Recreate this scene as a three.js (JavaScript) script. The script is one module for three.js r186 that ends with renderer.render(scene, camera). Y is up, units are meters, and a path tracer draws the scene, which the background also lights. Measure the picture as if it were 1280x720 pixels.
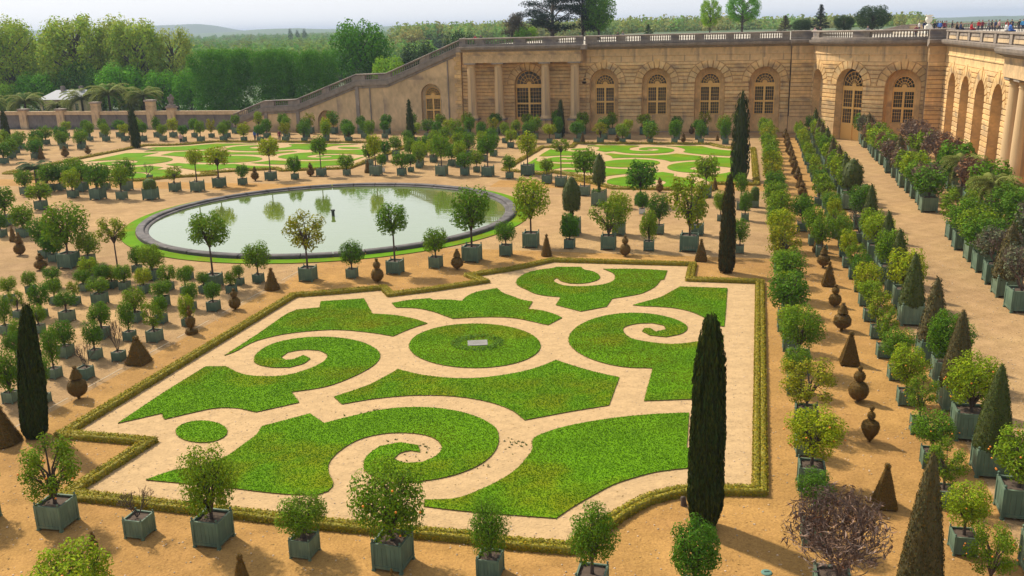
import * as THREE from 'three';
import { mergeGeometries } from 'three/addons/utils/BufferGeometryUtils.js';
import { MarchingCubes } from 'three/addons/objects/MarchingCubes.js';

// ---------- camera, sky, sun, exposure ----------
const scene = new THREE.Scene();
const camera = new THREE.PerspectiveCamera(34.383, 16 / 9, 0.5, 20000);
camera.position.set(0, 16, 0);
camera.rotation.order = 'YXZ';
camera.rotation.set(-0.271984, 0.248803, -0.025405);

const SUN = new THREE.Vector3(-0.866 * Math.cos(0.82), Math.sin(0.82), -0.5 * Math.cos(0.82)).normalize();
const sun = new THREE.DirectionalLight(new THREE.Color(1, 0.92, 0.76), 5.0);
sun.position.copy(SUN).multiplyScalar(300).add(new THREE.Vector3(-20, 0, -70));
sun.target.position.set(-20, 0, -70);
sun.castShadow = true; sun.shadow.mapSize.set(4096, 4096); sun.shadow.radius = 4;
Object.assign(sun.shadow.camera, { left: -130, right: 130, top: 130, bottom: -130, near: 10, far: 700 });
scene.add(sun, sun.target);

{ // hazy spring sky: pale at the horizon, thin grey-blue above, whiter round the sun
  const W = 512, H = 256, d = new Float32Array(W * H * 4), v = new THREE.Vector3();
  for (let j = 0; j < H; j++) for (let i = 0; i < W; i++) {
    const th = (0.5 - (j + 0.5) / H) * Math.PI * -1, ph = ((i + 0.5) / W - 0.5) * 2 * Math.PI;
    v.set(Math.cos(th) * Math.cos(ph), Math.sin(th), Math.cos(th) * Math.sin(ph));
    const e = Math.max(0, v.y), k = Math.pow(1 - e, 3.2), s = Math.max(0, v.dot(SUN));
    const g = 0.55 * Math.pow(s, 6) + 0.28 * Math.pow(s, 1.5);
    const o = (j * W + i) * 4;
    d[o] = 0.41 + 0.42 * k + g; d[o + 1] = 0.47 + 0.36 * k + g * 0.96; d[o + 2] = 0.57 + 0.27 * k + g * 0.88; d[o + 3] = 1;
  }
  const t = new THREE.DataTexture(d, W, H, THREE.RGBAFormat, THREE.FloatType);
  t.mapping = THREE.EquirectangularReflectionMapping; t.magFilter = t.minFilter = THREE.LinearFilter; t.needsUpdate = true;
  scene.background = t; scene.environment = t;
}
scene.fog = new THREE.FogExp2(0xbccbe2, 0.0002);
const renderer = new THREE.WebGLRenderer({ antialias: true });
renderer.toneMapping = THREE.LinearToneMapping;
renderer.toneMappingExposure = 1.13;
renderer.shadowMap.enabled = true;

// ---------- helpers ----------
function rand(seed) { let a = seed >>> 0; return () => { a = (a + 0x6d2b79f5) | 0; let t = Math.imul(a ^ (a >>> 15), 1 | a); t = (t + Math.imul(t ^ (t >>> 7), 61 | t)) ^ t; return ((t ^ (t >>> 14)) >>> 0) / 4294967296; }; }
const hash = (x, y) => { let h = Math.imul(x, 374761393) + Math.imul(y, 668265263); h = Math.imul(h ^ (h >>> 13), 1274126177); return ((h ^ (h >>> 16)) >>> 0) / 4294967296; };
function vnoise(x, y, per = 0) {
  let xi = Math.floor(x), yi = Math.floor(y); const fx = x - xi, fy = y - yi, u = fx * fx * (3 - 2 * fx), v = fy * fy * (3 - 2 * fy);
  const w = (a) => per ? ((a % per) + per) % per : a;
  const a = hash(w(xi), w(yi)), b = hash(w(xi + 1), w(yi)), c = hash(w(xi), w(yi + 1)), d = hash(w(xi + 1), w(yi + 1));
  return a + (b - a) * u + (c - a) * v + (a - b - c + d) * u * v;
}
function fbm(x, y, oct = 4, per = 0) { let s = 0, a = 0.5, n = 0; for (let i = 0; i < oct; i++) { s += a * vnoise(x, y, per); n += a; x *= 2; y *= 2; per *= 2; a *= 0.5; } return s / n; }
const taken = {};
function numbered(n) { const k = taken[n] = (taken[n] ?? -1) + 1; return k ? `${n}_${String(k).padStart(3, '0')}` : n; }
function shade(o) { o.castShadow = true; o.receiveShadow = true; return o; }
function part(name, geo, mat, parent, label) { const m = shade(new THREE.Mesh(geo, mat)); m.name = name; parent.add(m); if (label) m.userData.label = label; return m; }
function thing(name, label, category, pos = [0, 0, 0], turn = 0, group) { const o = new THREE.Group(); o.name = numbered(name); o.position.set(...pos); o.rotation.y = turn; o.userData = { label, category }; if (group) o.userData.group = group; scene.add(o); return o; }
function solo(name, geo, mat, label, category, group) { const o = shade(new THREE.Mesh(geo, mat)); o.name = numbered(name); o.userData = { label, category }; if (group) o.userData.group = group; scene.add(o); return o; }
function struct(name, geo, mat, parent = scene) { const o = shade(new THREE.Mesh(geo, mat)); o.name = numbered(name); o.userData.kind = 'structure'; parent.add(o); return o; }
const C = (r, g, b) => new THREE.Color().setRGB(r, g, b);
function tex(w, h, fn, srgb = false) {
  const d = new Uint8Array(w * h * 4);
  for (let j = 0; j < h; j++) for (let i = 0; i < w; i++) { const c = fn(i / w, j / h), o = (j * w + i) * 4; d[o] = Math.max(0, Math.min(255, c[0] * 255)); d[o + 1] = Math.max(0, Math.min(255, c[1] * 255)); d[o + 2] = Math.max(0, Math.min(255, c[2] * 255)); d[o + 3] = 255; }
  const t = new THREE.DataTexture(d, w, h, THREE.RGBAFormat); t.wrapS = t.wrapT = THREE.RepeatWrapping; t.magFilter = THREE.LinearFilter; t.minFilter = THREE.LinearMipmapLinearFilter; t.generateMipmaps = true; if (srgb) t.colorSpace = THREE.SRGBColorSpace; t.needsUpdate = true; return t;
}
function geoFrom(pos, idx, uv, col) {
  const g = new THREE.BufferGeometry(); g.setAttribute('position', new THREE.Float32BufferAttribute(pos, 3));
  if (uv) g.setAttribute('uv', new THREE.Float32BufferAttribute(uv, 2));
  if (col) g.setAttribute('color', new THREE.Float32BufferAttribute(col, 3));
  if (idx) g.setIndex(idx); g.computeVertexNormals(); return g;
}
function boxG(x0, x1, y0, y1, z0, z1) { const g = new THREE.BoxGeometry(x1 - x0, y1 - y0, z1 - z0); g.translate((x0 + x1) / 2, (y0 + y1) / 2, (z0 + z1) / 2); uvMetres(g); return g; }
function uvMetres(g, s = 0.25) { // box-projected uv in metres times s
  const p = g.attributes.position, n = g.attributes.normal, uv = [];
  for (let i = 0; i < p.count; i++) { const ax = Math.abs(n.getX(i)), ay = Math.abs(n.getY(i)), az = Math.abs(n.getZ(i)); if (ay > ax && ay > az) uv.push(p.getX(i) * s, p.getZ(i) * s); else if (ax > az) uv.push(p.getZ(i) * s, p.getY(i) * s); else uv.push(p.getX(i) * s, p.getY(i) * s); }
  g.setAttribute('uv', new THREE.Float32BufferAttribute(uv, 2)); return g;
}
const merge = (a) => mergeGeometries(a.map((g) => { const q = g.index ? g.toNonIndexed() : g; for (const k of Object.keys(q.attributes)) if (!['position', 'normal', 'uv'].includes(k)) q.deleteAttribute(k); if (!q.attributes.uv) q.setAttribute('uv', new THREE.Float32BufferAttribute(new Float32Array(q.attributes.position.count * 2), 2)); return q; }));
function latheG(pts, seg = 10) { return new THREE.LatheGeometry(pts.map(([r, y]) => new THREE.Vector2(r, y)), seg); }
// tapered tubes: list of {p:[v..], r:[..]}
function tubes(list, sides = 5) {
  const pos = [], idx = []; const X = new THREE.Vector3(), Y = new THREE.Vector3(), T = new THREE.Vector3();
  for (const { p, r } of list) {
    const base = pos.length / 3;
    for (let i = 0; i < p.length; i++) {
      T.copy(p[Math.min(i + 1, p.length - 1)]).sub(p[Math.max(i - 1, 0)]).normalize();
      X.set(Math.abs(T.y) > 0.9 ? 1 : 0, Math.abs(T.y) > 0.9 ? 0 : 1, 0).cross(T).normalize(); Y.crossVectors(T, X);
      for (let k = 0; k < sides; k++) { const a = k / sides * 2 * Math.PI, c = Math.cos(a) * r[i], s = Math.sin(a) * r[i]; pos.push(p[i].x + X.x * c + Y.x * s, p[i].y + X.y * c + Y.y * s, p[i].z + X.z * c + Y.z * s); }
    }
    for (let i = 0; i < p.length - 1; i++) for (let k = 0; k < sides; k++) { const a = base + i * sides + k, b = base + i * sides + (k + 1) % sides; idx.push(a, b, a + sides, b, b + sides, a + sides); }
  }
  return geoFrom(pos, idx);
}
const V = (x, y, z) => new THREE.Vector3(x, y, z);

// leaves: small folded rhombs; spots = fn(i) -> [pos, dir]
function leaves(n, spot, size, R, { wide = 0.5, jitter = 0.5, tint = 0.22, up = 0, align = null } = {}) {
  const pos = new Float32Array(n * 12), col = new Float32Array(n * 12), idx = new Uint32Array(n * 6);
  const N = V(0, 0, 0), A = V(0, 0, 0), B = V(0, 0, 0), P = V(0, 0, 0), D = V(0, 0, 0);
  for (let i = 0; i < n; i++) {
    spot(P, D);
    N.copy(D).add(B.set(R() - 0.5, R() - 0.5 + up, R() - 0.5).multiplyScalar(2 * jitter)).normalize();
    if (align) A.copy(align).add(B.set(R() - 0.5, R() - 0.5, R() - 0.5).multiplyScalar(0.5)); else A.set(R() - 0.5, R() - 0.6, R() - 0.5);
    A.addScaledVector(N, -A.dot(N)).normalize(); B.crossVectors(N, A);
    const l = size * (0.65 + 0.7 * R()), w = l * wide * 0.5, f = 0.18 * l, o = i * 12;
    const put = (k, a, b, c) => { pos[o + k * 3] = P.x + A.x * a + B.x * b + N.x * c; pos[o + k * 3 + 1] = P.y + A.y * a + B.y * b + N.y * c; pos[o + k * 3 + 2] = P.z + A.z * a + B.z * b + N.z * c; };
    put(0, -l / 2, 0, 0); put(1, 0, -w, f * 0.6); put(2, l / 2, 0, -f * 0.3); put(3, 0, w, f * 0.6);
    const v = 1 - tint + 2 * tint * R(), h = (R() - 0.5) * tint * 1.3;
    for (let k = 0; k < 4; k++) { col[o + k * 3] = Math.max(0, v * (1 + h)); col[o + k * 3 + 1] = v; col[o + k * 3 + 2] = Math.max(0, v * (1 - h)); }
    idx.set([i * 4, i * 4 + 1, i * 4 + 2, i * 4, i * 4 + 2, i * 4 + 3], i * 6);
  }
  const g = new THREE.BufferGeometry(); g.setAttribute('position', new THREE.BufferAttribute(pos, 3)); g.setAttribute('color', new THREE.BufferAttribute(col, 3)); g.setIndex(new THREE.BufferAttribute(idx, 1)); g.computeVertexNormals(); return g;
}
// leaves spread through a set of ellipsoid clumps [x,y,z,rx,ry,rz]
function cloud(clumps, n, size, seed, opt = {}) {
  const R = rand(seed), w = []; let tot = 0; for (const c of clumps) { tot += Math.pow(c[3] * c[4] * c[5], 2 / 3); w.push(tot); }
  const low = opt.low ?? 0.45;
  return leaves(n, (P, D) => {
    const t = R() * tot; let k = 0; while (w[k] < t) k++; const c = clumps[k];
    const z = R() * 2 - 1, a = R() * 6.2832, s = Math.sqrt(1 - z * z); D.set(s * Math.cos(a), z, s * Math.sin(a));
    const r = low + (1.06 - low) * Math.pow(R(), 0.6);
    P.set(c[0] + D.x * c[3] * r, c[1] + D.y * c[4] * r, c[2] + D.z * c[5] * r);
    D.x /= c[3]; D.y /= c[4]; D.z /= c[5]; D.normalize();
  }, size, R, opt);
}
// leaves spread over the surface of a mesh
function coat(core, n, size, seed, opt = {}) {
  const g = core.index ? core.toNonIndexed() : core, p = g.attributes.position, R = rand(seed), cum = []; let tot = 0;
  const a = V(0, 0, 0), b = V(0, 0, 0), c = V(0, 0, 0), nn = V(0, 0, 0), t1 = V(0, 0, 0);
  for (let i = 0; i < p.count; i += 3) { a.fromBufferAttribute(p, i); b.fromBufferAttribute(p, i + 1); c.fromBufferAttribute(p, i + 2); tot += t1.subVectors(b, a).cross(nn.subVectors(c, a)).length(); cum.push(tot); }
  return leaves(n, (P, D) => {
    const t = R() * tot; let lo = 0, hi = cum.length - 1; while (lo < hi) { const m = (lo + hi) >> 1; if (cum[m] < t) lo = m + 1; else hi = m; }
    a.fromBufferAttribute(p, lo * 3); b.fromBufferAttribute(p, lo * 3 + 1); c.fromBufferAttribute(p, lo * 3 + 2);
    D.subVectors(b, a).cross(nn.subVectors(c, a)).normalize();
    let u = R(), v = R(); if (u + v > 1) { u = 1 - u; v = 1 - v; }
    P.copy(a).addScaledVector(b.sub(a), u).addScaledVector(c.sub(a), v).addScaledVector(D, (R() - 0.25) * size * (opt.lift ?? 0.5));
  }, size, R, opt);
}
const leafMat = (r, g, b, t = 0.33) => new THREE.MeshPhysicalMaterial({ color: C(r, g, b), vertexColors: true, roughness: 0.9, specularIntensity: 0.15, transmission: t, thickness: 0, side: THREE.DoubleSide });
const flat = (r, g, b, o = {}) => new THREE.MeshStandardMaterial({ color: C(r, g, b), roughness: 0.85, ...o });

// ---------- plan of the garden (metres) ----------
const HEDGE = [[-27.32, -51.46], [-24.93, -52.58], [-22.25, -54.05], [-21.25, -52.61], [-18.81, -54.3], [-16.2, -56.56], [-17.68, -57.87], [-15.2, -59.97], [-12.98, -62.8], [-8.0, -62.94], [-3.18, -63.08], [-3.15, -59.06], [1.25, -59.14], [1.1, -41.44], [1.0, -30.78], [-0.31, -30.58], [-1.47, -30.35], [-2.14, -29.92], [-2.78, -29.38], [-3.26, -28.72], [-3.61, -28.1], [-4.22, -26.92], [-4.88, -25.75], [-6.74, -25.66], [-8.31, -25.74], [-13.09, -25.59], [-15.79, -25.64], [-19.97, -25.66], [-23.4, -25.69], [-23.14, -30.28], [-27.24, -30.24]];
const LAWNS = [[[-25.76, -40.56], [-25.78, -43.85], [-25.9, -46.4], [-25.93, -48.06], [-25.75, -48.74], [-24.57, -49.44], [-25.08, -50.65], [-22.64, -51.66], [-20.89, -48.73], [-19.39, -48.65], [-17.96, -48.11], [-17.07, -47.5], [-17.63, -46.52], [-18.19, -45.01], [-19.45, -45.35], [-21.76, -45.53], [-23.34, -44.98], [-24.42, -44.23], [-25.29, -42.97], [-25.56, -41.1]],
[[-20.54, -51.03], [-19.73, -51.77], [-18.56, -52.37], [-18.23, -52.08], [-17.35, -52.26], [-16.42, -52.13], [-16.4, -53.2], [-16.11, -54.16], [-15.04, -55.27], [-14.29, -54.17], [-13.64, -53.64], [-12.84, -52.95], [-12.12, -52.65], [-12.05, -51.15], [-11.17, -50.96], [-10.25, -50.32], [-9.75, -49.78], [-10.27, -48.34], [-12.57, -49.31], [-14.12, -49.21], [-15.9, -48.61], [-16.6, -49.11], [-17.4, -49.69], [-18.66, -50.23], [-19.97, -50.19]],
[[-12.32, -61.2], [-10.68, -61.44], [-10.35, -60.8], [-9.67, -60.36], [-9.09, -59.38], [-8.96, -58.57], [-9.3, -57.72], [-9.87, -57.23], [-10.64, -57.12], [-11.24, -57.52], [-11.75, -58.35], [-11.86, -57.81], [-11.63, -57.22], [-10.93, -56.58], [-10.08, -56.48], [-9.15, -56.76], [-8.45, -57.26], [-8.0, -58.12], [-7.97, -59.03], [-8.28, -60.13], [-9.07, -61.1], [-6.61, -61.46], [-4.77, -61.3], [-4.79, -59.01], [-5.0, -58.86], [-5.15, -57.38], [-5.53, -56.19], [-5.94, -55.4], [-6.65, -54.75], [-7.49, -54.08], [-7.58, -52.37], [-8.91, -51.17], [-10.58, -52.21], [-10.63, -53.94], [-11.5, -54.05], [-12.29, -54.39], [-13.04, -55.2], [-13.86, -56.13], [-14.19, -57.07], [-14.21, -58.4], [-13.85, -59.6], [-13.19, -60.38], [-12.57, -60.8]],
[[-6.09, -52.94], [-5.41, -53.81], [-4.66, -54.8], [-4.16, -56.04], [-3.65, -57.42], [-0.74, -57.5], [-0.72, -50.98], [-0.73, -49.66], [-1.16, -49.8], [-1.87, -51.16], [-2.73, -52.19], [-3.59, -52.69], [-4.6, -52.85], [-5.66, -52.84]],
[[-3.9, -42.56], [-5.28, -42.48], [-6.64, -43.03], [-7.85, -44.2], [-8.62, -45.78], [-8.7, -47.81], [-8.11, -49.6], [-7.04, -50.85], [-5.72, -51.38], [-4.33, -51.14], [-3.14, -50.2], [-2.68, -49.19], [-2.89, -48.1], [-3.67, -47.36], [-4.53, -47.48], [-5.02, -48.09], [-4.93, -48.66], [-4.65, -48.71], [-4.28, -48.14], [-3.78, -48.65], [-3.95, -49.33], [-4.64, -49.65], [-5.49, -49.36], [-6.06, -48.62], [-6.02, -47.92], [-5.41, -46.79], [-4.31, -46.33], [-3.27, -46.25], [-2.04, -46.85], [-0.73, -48.13], [-0.74, -39.35], [-1.97, -38.94], [-3.88, -38.4]],
[[-9.94, -44.84], [-9.87, -44.08], [-9.96, -43.35], [-10.21, -42.68], [-10.61, -42.1], [-11.12, -41.63], [-11.74, -41.29], [-12.42, -41.09], [-13.15, -41.04], [-13.9, -41.14], [-14.63, -41.39], [-15.31, -41.78], [-15.91, -42.3], [-16.4, -42.93], [-16.76, -43.65], [-16.94, -44.43], [-16.95, -45.21], [-16.76, -45.97], [-16.39, -46.66], [-15.85, -47.23], [-15.16, -47.64], [-14.38, -47.88], [-13.54, -47.91], [-12.69, -47.76], [-11.9, -47.42], [-11.19, -46.92], [-10.62, -46.3], [-10.2, -45.59]],
[[-25.74, -31.81], [-25.86, -35.51], [-25.82, -38.87], [-24.81, -39.05], [-23.6, -38.3], [-22.62, -38.09], [-21.23, -38.45], [-20.51, -39.42], [-20.22, -40.63], [-20.42, -41.5], [-21.14, -42.12], [-22.03, -42.09], [-22.7, -41.6], [-22.69, -40.79], [-22.25, -40.45], [-21.88, -40.63], [-21.68, -41.28], [-21.09, -40.89], [-21.1, -40.18], [-21.55, -39.52], [-22.43, -39.36], [-23.53, -39.75], [-23.97, -40.39], [-24.23, -41.2], [-24.16, -42.63], [-23.3, -43.72], [-21.89, -44.24], [-20.17, -44.06], [-18.66, -43.19], [-17.78, -42.09], [-17.49, -40.82], [-17.82, -39.07], [-18.63, -37.44], [-19.94, -36.49], [-19.0, -35.41], [-20.4, -34.04], [-21.52, -34.29], [-22.41, -34.12], [-23.24, -33.38], [-23.97, -32.58], [-24.49, -33.14]],
[[-16.09, -40.21], [-14.55, -39.66], [-12.34, -39.63], [-10.43, -40.62], [-9.38, -41.69], [-8.72, -42.84], [-7.47, -42.03], [-6.29, -41.41], [-5.33, -41.05], [-5.33, -37.62], [-6.79, -36.68], [-8.58, -35.39], [-9.36, -36.29], [-10.75, -37.08], [-12.43, -37.38], [-14.08, -37.18], [-15.74, -36.48], [-17.01, -35.59], [-17.72, -36.31], [-16.73, -37.94], [-16.37, -39.06]],
[[-21.3, -27.37], [-20.71, -28.28], [-20.02, -28.69], [-19.36, -29.74], [-19.24, -30.95], [-19.18, -31.82], [-19.37, -32.68], [-17.95, -34.32], [-16.9, -33.48], [-15.89, -34.53], [-14.84, -35.4], [-13.61, -35.85], [-12.23, -35.88], [-10.93, -35.47], [-9.7, -34.51], [-9.36, -33.89], [-9.06, -32.42], [-9.27, -31.13], [-9.97, -30.05], [-11.05, -29.29], [-11.81, -29.04], [-12.83, -29.23], [-13.5, -29.76], [-13.74, -30.26], [-13.86, -30.95], [-13.69, -31.79], [-13.03, -32.29], [-12.22, -32.18], [-11.94, -31.61], [-12.37, -31.67], [-12.68, -31.36], [-12.74, -30.81], [-12.23, -30.59], [-11.56, -30.76], [-11.2, -31.39], [-11.22, -32.19], [-11.91, -33.01], [-12.85, -33.23], [-13.98, -32.97], [-14.75, -32.27], [-15.09, -31.26], [-15.08, -30.0], [-14.73, -29.22], [-14.17, -28.36], [-14.15, -27.89], [-14.45, -27.53], [-15.48, -27.39], [-16.75, -27.38], [-17.51, -27.41]],
[[-20.57, -31.92], [-20.44, -31.6], [-20.43, -31.31], [-20.54, -31.05], [-20.75, -30.86], [-21.05, -30.75], [-21.4, -30.74], [-21.78, -30.81], [-22.15, -30.98], [-22.47, -31.22], [-22.72, -31.51], [-22.87, -31.82], [-22.89, -32.13], [-22.79, -32.41], [-22.58, -32.61], [-22.27, -32.73], [-21.89, -32.74], [-21.5, -32.65], [-21.12, -32.47], [-20.8, -32.22]],
[[-10.48, -27.96], [-9.43, -28.29], [-8.71, -29.13], [-7.95, -30.58], [-7.73, -31.61], [-7.64, -32.59], [-7.8, -33.68], [-7.24, -34.57], [-6.53, -35.24], [-5.0, -36.24], [-3.39, -36.97], [-1.87, -37.42], [-1.75, -33.94], [-0.69, -34.07], [-0.66, -32.61], [-1.56, -32.23], [-2.72, -31.67], [-3.53, -31.0], [-4.17, -30.33], [-4.75, -29.4], [-5.24, -28.55], [-5.69, -27.62], [-7.2, -27.54], [-9.18, -27.47], [-10.36, -27.52]]];
const CENTRE = [-13.29, -44.64];
const STAIR = [[-43.9, 14.81], [-57.51, 9.49], [-62.86, 9.37], [-73.9, 5.42], [-79.88, 5.19], [-85.89, 3.06]];
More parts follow.
